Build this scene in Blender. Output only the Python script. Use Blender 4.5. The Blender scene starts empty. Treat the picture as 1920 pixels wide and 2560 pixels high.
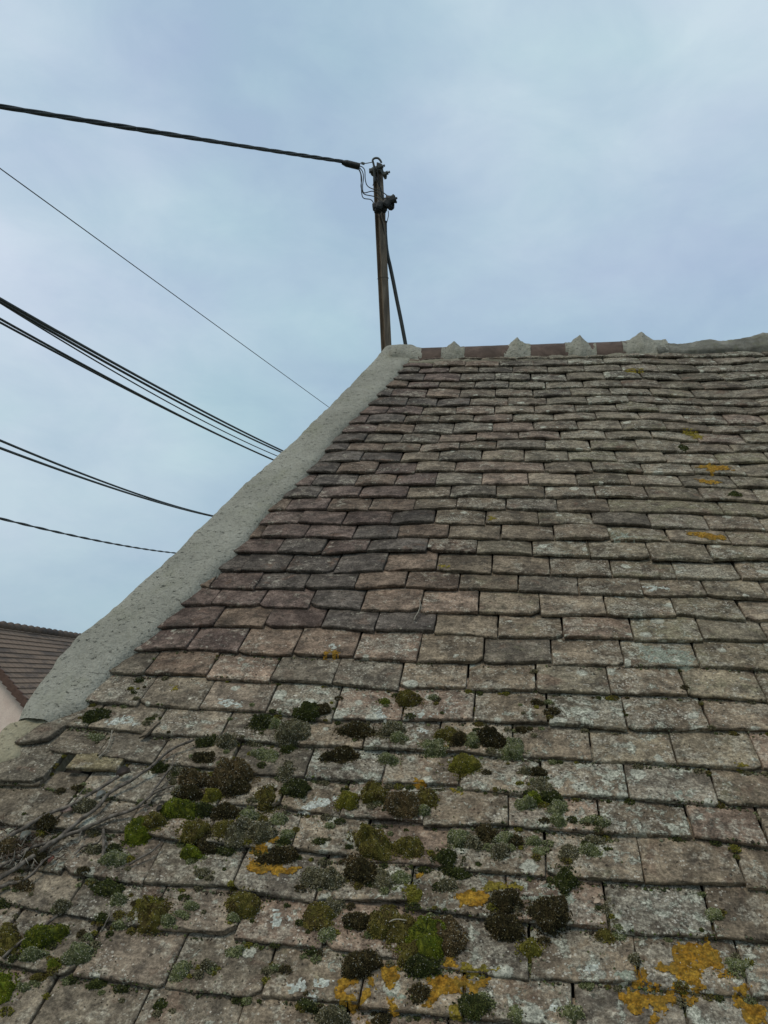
import bpy, math, random
import numpy as np
from mathutils import Vector, Matrix
from mathutils.bvhtree import BVHTree
from mathutils import noise as mnoise

# ------------------------------------------------------------------ camera, sky, sun
F, CX, CY = 1920.0, 960.0, 1280.0        # focal length and centre in photo pixels
EYE = np.array((0.0, 0.0, 4.2))
PITCH = math.radians(41.0)               # roof pitch
D = 1.255                                # camera height above the tile plane
def nrm(v):
    v = np.array(v, float); return v / np.linalg.norm(v)
Uc = nrm((320, 1063, -1920)); Xc = nrm((9960, -80, 1920)); Xc = nrm(Xc - Uc * Xc.dot(Uc)); Nc = np.cross(Xc, Uc)
Zc = math.cos(PITCH) * Nc + math.sin(PITCH) * Uc
Yc = math.cos(PITCH) * Uc - math.sin(PITCH) * Nc
M = np.array((Xc, Yc, Zc))               # camera space -> world
XW, UW, NW = np.array((1.0, 0, 0)), M @ Uc, M @ Nc

sc = bpy.context.scene
cam_d = bpy.data.cameras.new("camera"); cam = bpy.data.objects.new("camera", cam_d)
sc.collection.objects.link(cam)
mw = Matrix.Identity(4)
for i in range(3):
    for j in range(3): mw[i][j] = M[i][j]
    mw[i][3] = EYE[i]
cam.matrix_world = mw
cam_d.sensor_fit = 'VERTICAL'; cam_d.sensor_height = 36; cam_d.sensor_width = 27
cam_d.lens = 27.0; cam_d.clip_start = 0.02; cam_d.clip_end = 3000
sc.camera = cam
sc.view_settings.view_transform = 'Standard'; sc.view_settings.look = 'None'
sc.view_settings.exposure = 0.0; sc.view_settings.gamma = 1.0

SUN_EL, SUN_AZ = math.radians(58), math.radians(215)   # azimuth measured from +Y clockwise
world = bpy.data.worlds.new("World"); sc.world = world; world.use_nodes = True
def build_world():
    nt = world.node_tree; nt.nodes.clear(); L = nt.links
    n = nt.nodes.new
    out = n('ShaderNodeOutputWorld'); bg = n('ShaderNodeBackground'); bg.inputs['Strength'].default_value = 0.1
    sky = n('ShaderNodeTexSky'); sky.sky_type = 'NISHITA'; sky.sun_disc = False
    sky.sun_elevation = SUN_EL; sky.sun_rotation = SUN_AZ
    tc = n('ShaderNodeTexCoord')
    mp = n('ShaderNodeMapping'); mp.inputs['Scale'].default_value = (1.0, 1.0, 1.9); mp.inputs['Location'].default_value = (3.1, 0.4, 1.7)
    L.new(tc.outputs['Generated'], mp.inputs['Vector'])
    n1 = n('ShaderNodeTexNoise'); n1.inputs['Scale'].default_value = 1.5; n1.inputs['Detail'].default_value = 5; n1.inputs['Roughness'].default_value = 0.45; n1.inputs['Distortion'].default_value = 0.35
    L.new(mp.outputs[0], n1.inputs['Vector'])
    n2 = n('ShaderNodeTexNoise'); n2.inputs['Scale'].default_value = 3.4; n2.inputs['Detail'].default_value = 4; n2.inputs['Roughness'].default_value = 0.5
    L.new(mp.outputs[0], n2.inputs['Vector'])
    # banks of thinner, brighter cloud in three parts of the sky, broken up by noise
    acc = n1.outputs['Fac']
    for (x, y, w, amt) in ((1620, 230, 0.988, 0.11), (1020, 400, 0.995, 0.12), (620, 820, 0.990, 0.08), (1000, 730, 0.994, 0.06), (330, 130, 0.96, -0.10), (1080, 120, 0.985, -0.09), (700, 560, 0.99, -0.07), (1500, 640, 0.975, -0.06)):
        d = M @ np.array([(x - CX) / F, -(y - CY) / F, -1.0]); d /= np.linalg.norm(d)
        dt = n('ShaderNodeVectorMath'); dt.operation = 'DOT_PRODUCT'; L.new(tc.outputs['Generated'], dt.inputs[0]); dt.inputs[1].default_value = tuple(float(q) for q in d)
        ad = n('ShaderNodeMath'); ad.operation = 'MULTIPLY_ADD'; L.new(n2.outputs['Fac'], ad.inputs[0]); ad.inputs[1].default_value = 0.05; L.new(dt.outputs['Value'], ad.inputs[2])
        mr = n('ShaderNodeMapRange'); mr.interpolation_type = 'SMOOTHERSTEP'; L.new(ad.outputs[0], mr.inputs[0]); mr.inputs[1].default_value = w - 0.035 + 0.025; mr.inputs[2].default_value = 1.03; mr.inputs[3].default_value = 0; mr.inputs[4].default_value = amt
        sm = n('ShaderNodeMath'); sm.operation = 'ADD'; L.new(acc, sm.inputs[0]); L.new(mr.outputs[0], sm.inputs[1]); acc = sm.outputs[0]
    n3 = n('ShaderNodeTexNoise'); n3.inputs['Scale'].default_value = 7.0; n3.inputs['Detail'].default_value = 7; n3.inputs['Roughness'].default_value = 0.6; n3.inputs['Distortion'].default_value = 0.3; L.new(mp.outputs[0], n3.inputs['Vector'])
    sm = n('ShaderNodeMath'); sm.operation = 'MULTIPLY_ADD'; L.new(n3.outputs['Fac'], sm.inputs[0]); sm.inputs[1].default_value = 0.36; L.new(acc, sm.inputs[2])
    sb = n('ShaderNodeMath'); sb.operation = 'SUBTRACT'; L.new(sm.outputs[0], sb.inputs[0]); sb.inputs[1].default_value = 0.18; acc = sb.outputs[0]
    r1 = n('ShaderNodeValToRGB'); e = r1.color_ramp.elements
    e[0].position = 0.34; e[0].color = (4.0, 5.3, 6.8, 1)
    e[1].position = 0.72; e[1].color = (6.3, 7.55, 8.4, 1)
    m_ = r1.color_ramp.elements.new(0.5); m_.color = (4.8, 6.2, 7.4, 1)
    L.new(acc, r1.inputs['Fac'])
    r2 = n('ShaderNodeValToRGB'); e = r2.color_ramp.elements
    e[0].position = 0.30; e[0].color = (1.02, 0.975, 1.02, 1)
    e[1].position = 0.70; e[1].color = (0.97, 1.03, 0.99, 1)
    L.new(n2.outputs['Fac'], r2.inputs['Fac'])
    mul = n('ShaderNodeMix'); mul.data_type = 'RGBA'; mul.blend_type = 'MULTIPLY'; mul.inputs[0].default_value = 1
    L.new(r1.outputs[0], mul.inputs[6]); L.new(r2.outputs[0], mul.inputs[7])
    # duller band of cloud towards the horizon
    sep = n('ShaderNodeSeparateXYZ'); L.new(tc.outputs['Generated'], sep.inputs[0])
    r3 = n('ShaderNodeValToRGB'); e = r3.color_ramp.elements
    e[0].position = 0.0; e[0].color = (0.80, 0.86, 0.84, 1)
    e[1].position = 0.45; e[1].color = (1, 1, 1, 1)
    L.new(sep.outputs[2], r3.inputs['Fac'])
    mul2 = n('ShaderNodeMix'); mul2.data_type = 'RGBA'; mul2.blend_type = 'MULTIPLY'; mul2.inputs[0].default_value = 1
    L.new(mul.outputs[2], mul2.inputs[6]); L.new(r3.outputs[0], mul2.inputs[7])
    mix = n('ShaderNodeMix'); mix.data_type = 'RGBA'; mix.inputs[0].default_value = 0.93
    L.new(sky.outputs[0], mix.inputs[6]); L.new(mul2.outputs[2], mix.inputs[7])
    L.new(mix.outputs[2], bg.inputs['Color']); L.new(bg.outputs[0], out.inputs[0])
build_world()
sun_d = bpy.data.lights.new("sun", 'SUN'); sun_d.energy = 1.3; sun_d.angle = math.radians(18); sun_d.color = (1.0, 0.90, 0.74)
sun = bpy.data.objects.new("sun", sun_d); sc.collection.objects.link(sun)
sdir = Vector((math.sin(SUN_AZ) * math.cos(SUN_EL), math.cos(SUN_AZ) * math.cos(SUN_EL), math.sin(SUN_EL)))
sun.rotation_euler = sdir.to_track_quat('Z', 'Y').to_euler()

# ------------------------------------------------------------------ coordinates
random.seed(7); rng = np.random.default_rng(11)
def W(s, t, h):
    """roof coordinates (along the courses, up the slope, off the plane) -> world"""
    s, t, h = np.asarray(s, float), np.asarray(t, float), np.asarray(h, float)
    s, t, h = np.broadcast_arrays(s, t, h)
    return EYE + s[..., None] * XW + t[..., None] * UW + (h[..., None] - D) * NW
def rayc(x, y): return np.array([(x - CX) / F, -(y - CY) / F, -1.0])
def PL(x, y, h=0.0):
    r = rayc(x, y); k = -(D - h) / r.dot(Nc); P = r * k
    return P.dot(Xc), P.dot(Uc), k
def AT(x, y, z): return EYE + M @ (rayc(x, y) * z)
CROP = dict(A=(0,1560), B=(640,1560), C=(1280,1560), D=(0,1900), E=(640,1900), F=(1280,1900), G=(0,2220), H=(640,2220),
            I=(1280,2220), J=(380,1270), K=(900,1270), L=(1280,1270), M=(600,1000), N=(1280,1000), O=(800,820), P=(1280,820), Z=(0,0))
def CR(c, x, y):
    k = 1.0 if c == 'Z' else 640 / 1659.0
    return CROP[c][0] + k * x, CROP[c][1] + k * y
def parse(txt):
    c = 'Z'; out = []
    for tok in txt.split():
        if tok[0].isalpha(): c = tok[0]; tok = tok[1:]
        a, b = tok.split(','); out.append(CR(c, float(a), float(b)))
    return out

# ------------------------------------------------------------------ numpy noise
def _h(ix, iy, iz, seed):
    n = (ix * 374761393 + iy * 668265263 + iz * 2147483647 + seed * 1274126177) & 0xFFFFFFFF
    n = ((n ^ (n >> 13)) * 1274126177) & 0xFFFFFFFF
    n = n ^ (n >> 16)
    return (n & 0xFFFFFF) / float(0xFFFFFF)
def vnoise(p, seed=0):
    p = np.asarray(p, float); f = np.floor(p); i = f.astype(np.int64); u = p - f; u = u * u * (3 - 2 * u)
    r = 0
    for dx in (0, 1):
        for dy in (0, 1):
            for dz in (0, 1):
                w = (u[..., 0] if dx else 1 - u[..., 0]) * (u[..., 1] if dy else 1 - u[..., 1]) * (u[..., 2] if dz else 1 - u[..., 2])
                r = r + w * _h(i[..., 0] + dx, i[..., 1] + dy, i[..., 2] + dz, seed)
    return r * 2 - 1
def fbm(x, y, z=0.0, sc_=1.0, oct_=3, seed=0):
    x, y, z = np.broadcast_arrays(np.asarray(x, float), np.asarray(y, float), np.asarray(z, float))
    p = np.stack((x, y, z), -1) * sc_; a, r = 1.0, 0
    for o in range(oct_):
        r = r + a * vnoise(p, seed + o * 17); p = p * 2.03 + 3.7; a *= 0.5
    return r

# ------------------------------------------------------------------ object helpers
def tag(o, label=None, cat=None, group=None, kind=None):
    if label: o['label'] = label
    if cat: o['category'] = cat
    if group: o['group'] = group
    if kind: o['kind'] = kind
    return o
def empty(name, loc, label, cat, group=None):
    o = bpy.data.objects.new(name, None); sc.collection.objects.link(o)
    o.location = Vector([float(v) for v in loc]); o.empty_display_size = 0.05
    return tag(o, label, cat, group)
class MB:
    def __init__(s): s.v, s.f, s.n, s.at, s.sm = [], [], 0, {}, []
    def add(s, v, f, smooth=True, **at):
        v = np.asarray(v, float).reshape(-1, 3); s.v.append(v)
        s.f += [tuple(int(k) + s.n for k in q) for q in f]; s.sm += [smooth] * len(f)
        for k, a in at.items():
            a = np.asarray(a, float)
            if a.ndim == 1: a = np.tile(a, (len(v), 1))
            s.at.setdefault(k, []).append(a)
        s.n += len(v)
    def addnp(s, v, fa, smooth=True, **at):
        s.v.append(v); s.f += (fa + s.n).tolist(); s.sm += [smooth] * len(fa)
        for k, a in at.items(): s.at.setdefault(k, []).append(a)
        s.n += len(v)
    def build(s, name, mat, parent=None, origin=None):
        V = np.concatenate(s.v); me = bpy.data.meshes.new(name)
        o = bpy.data.objects.new(name, me); sc.collection.objects.link(o)
        if origin is None: origin = V.mean(0)
        origin = np.asarray(origin, float)
        me.from_pydata((V - origin).tolist(), [], s.f)
        me.polygons.foreach_set('use_smooth', np.array(s.sm, bool))
        for k, a in s.at.items():
            A = np.concatenate(a)
            if A.shape[1] == 4:
                at = me.attributes.new(k, 'FLOAT_COLOR', 'POINT'); at.data.foreach_set('color', A.ravel())
            else:
                at = me.attributes.new(k, 'FLOAT_VECTOR', 'POINT'); at.data.foreach_set('vector', A.ravel())
        me.materials.append(mat); me.update()
        o.location = Vector(origin.tolist())
        if parent is not None:
            o.parent = parent; o.location = Vector((origin - wpos(parent)).tolist())
        return o
def wpos(o):
    p = np.array(o.location)
    while o.parent is not None:
        o = o.parent; p = p + np.array(o.location)
    return p
def gridf(nu, nv, flip=False):
    i = np.arange(nu - 1); j = np.arange(nv - 1); I, J = np.meshgrid(i, j, indexing='ij')
    a = I * nv + J; f = np.stack((a, a + nv, a + nv + 1, a + 1), -1).reshape(-1, 4)
    return f[:, ::-1] if flip else f
def spline(pts, n=8):
    P = [np.asarray(p, float) for p in pts]; out = []
    for i in range(len(P) - 1):
        p0 = P[i - 1] if i else 2 * P[0] - P[1]; p1, p2 = P[i], P[i + 1]
        p3 = P[i + 2] if i + 2 < len(P) else 2 * P[-1] - P[-2]
        for k in range(n):
            t = k / n
            out.append(0.5 * ((2 * p1) + (-p0 + p2) * t + (2 * p0 - 5 * p1 + 4 * p2 - p3) * t * t + (-p0 + 3 * p1 - 3 * p2 + p3) * t ** 3))
    out.append(P[-1]); return np.array(out)
def tube(mb, pts, r, sides=8, twist=None, **at):
    pts = np.asarray(pts, float); n = len(pts); r = np.broadcast_to(np.asarray(r, float), (n,))
    T = np.gradient(pts, axis=0); T /= np.linalg.norm(T, axis=1)[:, None] + 1e-12
    up = np.array((0, 0, 1.0)) if abs(T[0][2]) < 0.9 else np.array((0, 1.0, 0)); ns = []
    a = np.cross(T[0], up); a /= np.linalg.norm(a)
    for i in range(n):
        a = a - T[i] * a.dot(T[i]); a /= np.linalg.norm(a); ns.append(a)
    A = np.array(ns); B = np.cross(T, A)
    ph = np.arange(sides) * 2 * math.pi / sides
    V = pts[:, None] + r[:, None, None] * (np.cos(ph)[None, :, None] * A[:, None] + np.sin(ph)[None, :, None] * B[:, None])
    f = [(i * sides + k, i * sides + (k + 1) % sides, (i + 1) * sides + (k + 1) % sides, (i + 1) * sides + k) for i in range(n - 1) for k in range(sides)]
    f += [tuple(range(sides))[::-1], tuple((n - 1) * sides + k for k in range(sides))]
    mb.add(V.reshape(-1, 3), f, True, **at)
def box(mb, c, ax, ay, az, bev=0.15, **at):
    """box from centre and three half-axis vectors, with chamfered edges"""
    c, ax, ay, az = [np.asarray(v, float) for v in (c, ax, ay, az)]
    V, F_ = [], []
    rings = [(-1, 1 - bev * 1.6), (-(1 - bev), 1), ((1 - bev), 1), (1, 1 - bev * 1.6)]
    for z, k in rings:
        for (x, y) in ((-1, -1 + bev), (-1 + bev, -1), (1 - bev, -1), (1, -1 + bev), (1, 1 - bev), (1 - bev, 1), (-1 + bev, 1), (-1, 1 - bev)):
            V.append(c + ax * x * k + ay * y * k + az * z)
    for r in range(3):
        for k in range(8): F_.append((r * 8 + k, r * 8 + (k + 1) % 8, (r + 1) * 8 + (k + 1) % 8, (r + 1) * 8 + k))
    F_ += [tuple(range(8))[::-1], tuple(range(24, 32))]
    mb.add(V, F_, False, **at)

# ------------------------------------------------------------------ materials
class NT:
    def __init__(s, name):
        s.m = bpy.data.materials.new(name); s.m.use_nodes = True; s.t = s.m.node_tree; s.t.nodes.clear()
        s.out = s.t.nodes.new('ShaderNodeOutputMaterial'); s.b = s.t.nodes.new('ShaderNodeBsdfPrincipled')
        s.t.links.new(s.b.outputs[0], s.out.inputs[0])
    def lk(s, a, b): s.t.links.new(a, b)
    def setin(s, sock, v):
        if hasattr(v, 'node'): s.lk(v, sock)
        elif isinstance(v, (tuple, list)) and len(v) == 3 and sock.type == 'RGBA': sock.default_value = (*v, 1)
        else: sock.default_value = v
    def attr(s, name, out='Color'):
        n = s.t.nodes.new('ShaderNodeAttribute'); n.attribute_name = name; return n.outputs[out]
    def pos(s):
        n = s.t.nodes.new('ShaderNodeNewGeometry'); return n.outputs['Position']
    def noise(s, vec, scale, detail=3, rough=0.5, dist=0.0):
        n = s.t.nodes.new('ShaderNodeTexNoise'); s.lk(vec, n.inputs['Vector'])
        n.inputs['Scale'].default_value = scale; n.inputs['Detail'].default_value = detail
        n.inputs['Roughness'].default_value = rough; n.inputs['Distortion'].default_value = dist
        return n.outputs['Fac']
    def voro(s, vec, scale, feature='F1'):
        n = s.t.nodes.new('ShaderNodeTexVoronoi'); n.feature = feature; s.lk(vec, n.inputs['Vector']); n.inputs['Scale'].default_value = scale
        return n
    def math(s, op, a, b=0.0, c=0.0, clamp=False):
        n = s.t.nodes.new('ShaderNodeMath'); n.operation = op; n.use_clamp = clamp
        s.setin(n.inputs[0], a); s.setin(n.inputs[1], b); s.setin(n.inputs[2], c); return n.outputs[0]
    def vmath(s, op, a, b):
        n = s.t.nodes.new('ShaderNodeVectorMath'); n.operation = op; s.setin(n.inputs[0], a); s.setin(n.inputs[1], b); return n.outputs[0]
    def step(s, v, lo, hi, a=0.0, b=1.0):
        n = s.t.nodes.new('ShaderNodeMapRange'); n.interpolation_type = 'SMOOTHSTEP'
        s.setin(n.inputs[0], v); s.setin(n.inputs[1], lo); s.setin(n.inputs[2], hi); s.setin(n.inputs[3], a); s.setin(n.inputs[4], b)
        return n.outputs[0]
    def mix(s, f, a, b, mode='MIX'):
        n = s.t.nodes.new('ShaderNodeMix'); n.data_type = 'RGBA'; n.blend_type = mode
        s.setin(n.inputs[0], f); s.setin(n.inputs[6], a); s.setin(n.inputs[7], b); return n.outputs[2]
    def sep(s, v):
        n = s.t.nodes.new('ShaderNodeSeparateXYZ'); s.lk(v, n.inputs[0]); return n.outputs
    def bump(s, h, strength, dist, prev=None):
        n = s.t.nodes.new('ShaderNodeBump'); n.inputs['Strength'].default_value = strength; n.inputs['Distance'].default_value = dist
        s.lk(h, n.inputs['Height'])
        if prev is not None: s.lk(prev, n.inputs['Normal'])
        return n.outputs[0]
    def fin(s, col, rough=0.9, normal=None, spec=0.3, metal=0.0):
        s.setin(s.b.inputs['Base Color'], col); s.setin(s.b.inputs['Roughness'], rough)
        s.b.inputs['Specular IOR Level'].default_value = spec; s.b.inputs['Metallic'].default_value = metal
        if normal is not None: s.lk(normal, s.b.inputs['Normal'])
        return s.m

def mat_tile():
    m = NT('old_clay_tile'); co = m.attr('tco', 'Vector'); tint = m.attr('tint'); par = m.sep(m.attr('par', 'Vector'))
    lic, alg, moist = par[0], par[1], par[2]
    big = m.noise(co, 13, 6, 0.65, 0.5); mid = m.noise(co, 55, 8, 0.72, 0.2); grit = m.noise(co, 190, 4, 0.7); fine = m.noise(co, 560, 2, 0.6)
    streak = m.noise(m.vmath('MULTIPLY', co, (0.45, 1.5, 1)), 60, 6, 0.7)
    c = m.mix(m.step(big, 0.35, 0.68), m.mix(1.0, tint, (0.58, 0.56, 0.55), 'MULTIPLY'), m.mix(1.0, tint, (1.34, 1.29, 1.22), 'MULTIPLY'))
    # bare clay where the surface has flaked
    red = m.noise(m.vmath('ADD', co, (5.2, 1.3, 0)), 15, 6, 0.62, 0.5)
    c = m.mix(m.math('MULTIPLY', m.step(red, 0.56, 0.66), m.math('ADD', 0.35, moist, 0, True)), c, (0.165, 0.105, 0.076))
    # soot and dried algae film
    soot = m.noise(m.vmath('ADD', co, (1.2, 7.3, 2)), 27, 8, 0.75)
    c = m.mix(m.math('MULTIPLY', m.step(soot, 0.48, 0.62), 0.58), c, (0.060, 0.053, 0.044))
    ag = m.math('ADD', m.noise(m.vmath('ADD', co, (9.2, 3.3, 1)), 18, 8, 0.78), alg)
    c = m.mix(m.math('MULTIPLY', m.step(ag, 0.56, 0.78), 0.72), c, m.mix(grit, (0.14, 0.13, 0.075), (0.31, 0.29, 0.195)))
    # scaly pale crust, ragged
    l0 = m.math('ADD', mid, m.math('ADD', m.math('MULTIPLY', m.math('SUBTRACT', m.noise(m.vmath('ADD', co, (3.1, 8.8, 2)), 12, 4, 0.6), 0.5), 0.9), lic))
    f0 = m.step(l0, 0.555, 0.66)
    c = m.mix(m.math('MULTIPLY', f0, 0.55), c, m.mix(m.step(grit, .35, .65), (0.21, 0.19, 0.15), (0.37, 0.345, 0.28)))
    l1 = m.math('ADD', m.noise(m.vmath('ADD', co, (2.7, 0.3, 4)), 23, 10, 0.76, 0.3), lic)
    f1 = m.step(l1, 0.625, 0.67)
    c = m.mix(m.math('MULTIPLY', f1, 0.85), c, m.mix(m.step(grit, .3, .7), (0.26, 0.27, 0.21), (0.50, 0.50, 0.42)))
    # round pale rosettes
    v = m.voro(co, 24); vr = m.sep(v.outputs['Color'])
    dd = m.math('ADD', v.outputs['Distance'], m.math('MULTIPLY', m.math('SUBTRACT', mid, 0.5), 0.9))
    rad = m.math('MULTIPLY', m.math('SUBTRACT', m.math('ADD', vr[0], m.math('MULTIPLY', lic, 1.6)), 0.84), 1.8)
    f3 = m.step(m.math('SUBTRACT', rad, dd), 0.0, 0.07)
    c = m.mix(m.math('MULTIPLY', f3, 0.85), c, m.mix(grit, (0.34, 0.35, 0.28), (0.55, 0.54, 0.46)))
    v2 = m.voro(co, 230); vr2 = m.sep(v2.outputs['Color'])
    clus = m.step(m.noise(m.vmath('ADD', co, (4.1, 2.2, 7)), 20, 3, 0.6), 0.42, 0.62, -0.10, 0.12)
    th2 = m.math('MULTIPLY', m.math('SUBTRACT', m.math('ADD', m.math('ADD', vr2[0], clus), m.math('MULTIPLY', lic, 1.2)), 0.90), 2.6)
    f4 = m.math('MULTIPLY', m.math('LESS_THAN', m.math('ADD', v2.outputs['Distance'], m.math('MULTIPLY', m.math('SUBTRACT', fine, 0.5), 0.4)), th2), 0.65)
    c = m.mix(f4, c, (0.52, 0.49, 0.42))
    # dark pits and soil flecks
    v3 = m.voro(co, 105); vr3 = m.sep(v3.outputs['Color'])
    f5 = m.math('LESS_THAN', m.math('ADD', v3.outputs['Distance'], m.math('MULTIPLY', grit, 0.5)), m.math('MULTIPLY', m.math('SUBTRACT', vr3[1], 0.66), 1.7))
    c = m.mix(m.math('MULTIPLY', f5, 0.72), c, (0.040, 0.033, 0.026))
    c = m.mix(1.0, c, m.mix(m.step(streak, 0.3, 0.7), (0.80,) * 3, (1.20,) * 3), 'MULTIPLY')
    blot = m.noise(m.vmath('ADD', co, (6.6, 4.4, 1)), 95, 5, 0.7, 0.4)
    c = m.mix(1.0, c, m.mix(m.step(blot, 0.36, 0.64), (0.86, 0.85, 0.84), (1.14, 1.13, 1.12)), 'MULTIPLY')
    c = m.mix(1.0, c, m.mix(m.step(mid, 0.34, 0.66), (0.80, 0.79, 0.78), (1.20, 1.19, 1.18)), 'MULTIPLY')
    c = m.mix(1.0, c, m.mix(m.step(grit, 0.32, 0.68), (0.66,) * 3, (1.36, 1.35, 1.33)), 'MULTIPLY')
    c = m.mix(1.0, c, m.mix(fine, (0.62,) * 3, (1.38,) * 3), 'MULTIPLY')
    h = m.math('ADD', m.math('MULTIPLY', mid, 1.3), m.math('MULTIPLY', grit, 0.75)); h = m.math('ADD', h, m.math('MULTIPLY', streak, 0.8))
    h = m.math('ADD', h, m.math('MULTIPLY', m.math('ADD', f1, f3), 0.22)); h = m.math('SUBTRACT', h, m.math('MULTIPLY', f5, 0.5))
    h = m.math('ADD', h, m.math('MULTIPLY', fine, 0.22))
    return m.fin(c, 0.95, m.bump(h, 1.0, 0.0038), 0.05)
def mat_render(name, base, dark, lite, pit=0.5, sc_=1.0, green=0.0):
    m = NT(name); p = m.pos()
    big = m.noise(p, 4 * sc_, 5, 0.6); mid = m.noise(p, 34 * sc_, 5, 0.65); gr = m.noise(p, 150 * sc_, 3, 0.6)
    c = m.mix(m.step(big, 0.3, 0.7), dark, lite); c = m.mix(0.5, c, base)
    c = m.mix(m.math('MULTIPLY', m.step(mid, 0.5, 0.68), 0.35), c, dark)
    if green: c = m.mix(m.math('MULTIPLY', m.step(m.noise(p, 7 * sc_, 6, 0.7), 0.5, 0.66), green), c, (0.2, 0.2, 0.12))
    stain = m.noise(m.vmath('MULTIPLY', p, (1.0, 1.0, 0.45)), 3.1 * sc_, 6, 0.65, 0.6)
    c = m.mix(m.math('MULTIPLY', m.step(stain, 0.48, 0.66), 0.38), c, dark)
    pn = m.noise(m.vmath('MULTIPLY', p, (1.0, 1.4, 1.8)), 62 * sc_, 7, 0.78)
    pits = m.step(pn, 0.66 - 0.12 * pit, 0.72 - 0.12 * pit)
    c = m.mix(m.math('MULTIPLY', pits, 0.55), c, (0.115, 0.105, 0.08))
    c = m.mix(1.0, c, m.mix(gr, (0.6,) * 3, (1.4,) * 3), 'MULTIPLY'); c = m.mix(1.0, c, m.mix(mid, (0.7,) * 3, (1.3,) * 3), 'MULTIPLY')
    h = m.math('ADD', m.math('MULTIPLY', mid, 1.2), m.math('MULTIPLY', gr, 0.8)); h = m.math('SUBTRACT', h, m.math('MULTIPLY', pits, 0.9))
    return m.fin(c, 0.95, m.bump(h, 1.0, 0.0075 / sc_), 0.15)
def mat_plain(name, a, b, scale=60, rough=0.6, spec=0.4, metal=0.0, bmp=0.0006, stretch=None, dist=0.0):
    m = NT(name); p = m.pos()
    if stretch: p = m.vmath('MULTIPLY', p, stretch)
    n = m.noise(p, scale, 5, 0.6, dist); n2 = m.noise(p, scale * 7, 3, 0.6)
    c = m.mix(m.step(n, 0.3, 0.7), a, b); c = m.mix(1.0, c, m.mix(n2, (0.8,) * 3, (1.2,) * 3), 'MULTIPLY')
    return m.fin(c, rough, m.bump(m.math('ADD', n, n2), 0.8, bmp), spec, metal)
def mat_col(name, rough=0.85, fs=420, amp=0.35, spec=0.15, trans=0.0, bmp=0.0008):
    m = NT(name); p = m.pos(); n = m.noise(p, fs, 3, 0.6)
    c = m.mix(1.0, m.attr('tint'), m.mix(n, (1 - amp,) * 3, (1 + amp,) * 3), 'MULTIPLY')
    return m.fin(c, rough, m.bump(n, 0.8, bmp), spec)
def mat_lichen(name, a, b, cc):
    m = NT(name); p = m.pos()
    n1 = m.noise(p, 38, 5, 0.7); n2 = m.noise(p, 260, 4, 0.65); v = m.voro(p, 230)
    c = m.mix(m.step(n1, 0.38, 0.62), a, b); c = m.mix(m.step(n2, 0.5, 0.68, 0.0, 0.75), c, cc)
    c = m.mix(1.0, c, m.mix(v.outputs['Distance'], (1.25,) * 3, (0.45,) * 3), 'MULTIPLY'); c = m.mix(1.0, c, m.mix(m.step(m.noise(p, 110, 4, 0.7), 0.3, 0.7), (0.55,) * 3, (1.4,) * 3), 'MULTIPLY'); c = m.mix(m.math('MULTIPLY', m.step(m.noise(p, 27, 5, 0.7), 0.5, 0.62), 0.45), c, cc)
    h = m.math('SUBTRACT', n2, m.math('MULTIPLY', v.outputs['Distance'], 0.8))
    return m.fin(c, 0.9, m.bump(h, 1.0, 0.0022), 0.15)
MT = mat_tile()
M_COP = mat_render('grey_cement_render', (0.305, 0.292, 0.240), (0.218, 0.210, 0.172), (0.37, 0.355, 0.297), 0.62, sc_=1.0, green=0.25)
M_MORT = mat_render('bedding_mortar', (0.24, 0.215, 0.165), (0.15, 0.13, 0.10), (0.32, 0.29, 0.22), 0.5, green=0.3)
M_OLD = mat_render('old_dark_mortar', (0.19, 0.18, 0.15), (0.075, 0.072, 0.06), (0.38, 0.365, 0.31), 0.8, sc_=2.2, green=0.5)
M_RUB = mat_render('rubble_mortar', (0.33, 0.29, 0.20), (0.16, 0.15, 0.10), (0.44, 0.38, 0.26), 0.5, green=0.5)
M_WALL = mat_render('house_wall_render', (0.42, 0.38, 0.30), (0.36, 0.32, 0.26), (0.46, 0.42, 0.34), 0.2, sc_=0.5)
M_RIDGE = mat_plain('brown_ridge_tile', (0.062, 0.041, 0.031), (0.120, 0.082, 0.064), 14, 0.7, 0.2, bmp=0.0015, dist=0.6)
M_UNDER = mat_plain('dark_leak_block', (0.03, 0.026, 0.022), (0.05, 0.045, 0.04), 30, 0.95, 0.1)
M_STEEL = mat_plain('weathered_steel', (0.07, 0.052, 0.035), (0.19, 0.145, 0.10), 16, 0.7, 0.3, bmp=0.0008, stretch=(3, 3, 0.35))
M_BLACK = mat_plain('black_rubber', (0.008, 0.009, 0.009), (0.02, 0.021, 0.02), 80, 0.6, 0.35)
M_CABLE = mat_plain('black_cable_sheath', (0.012, 0.014, 0.013), (0.03, 0.036, 0.033), 40, 0.55, 0.4)
M_GALV = mat_plain('dull_galvanised_iron', (0.05, 0.055, 0.05), (0.12, 0.125, 0.115), 50, 0.6, 0.4, 0.3)
M_TWIG = mat_plain('grey_twig_bark', (0.06, 0.048, 0.037), (0.20, 0.172, 0.142), 90, 0.85, 0.15, bmp=0.0012)
M_STRAW = mat_plain('pale_straw', (0.20, 0.175, 0.135), (0.31, 0.275, 0.22), 120, 0.85, 0.15)
M_MOSS = mat_col('moss', 0.9, 500, 0.35)
M_LEAF = mat_col('dead_leaf', 0.8, 120, 0.3)
M_OR = mat_lichen('orange_lichen', (0.285, 0.140, 0.014), (0.36, 0.205, 0.026), (0.145, 0.105, 0.025))
M_YE = mat_lichen('yellow_lichen', (0.20, 0.155, 0.025), (0.27, 0.20, 0.03), (0.12, 0.115, 0.028))
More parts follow.
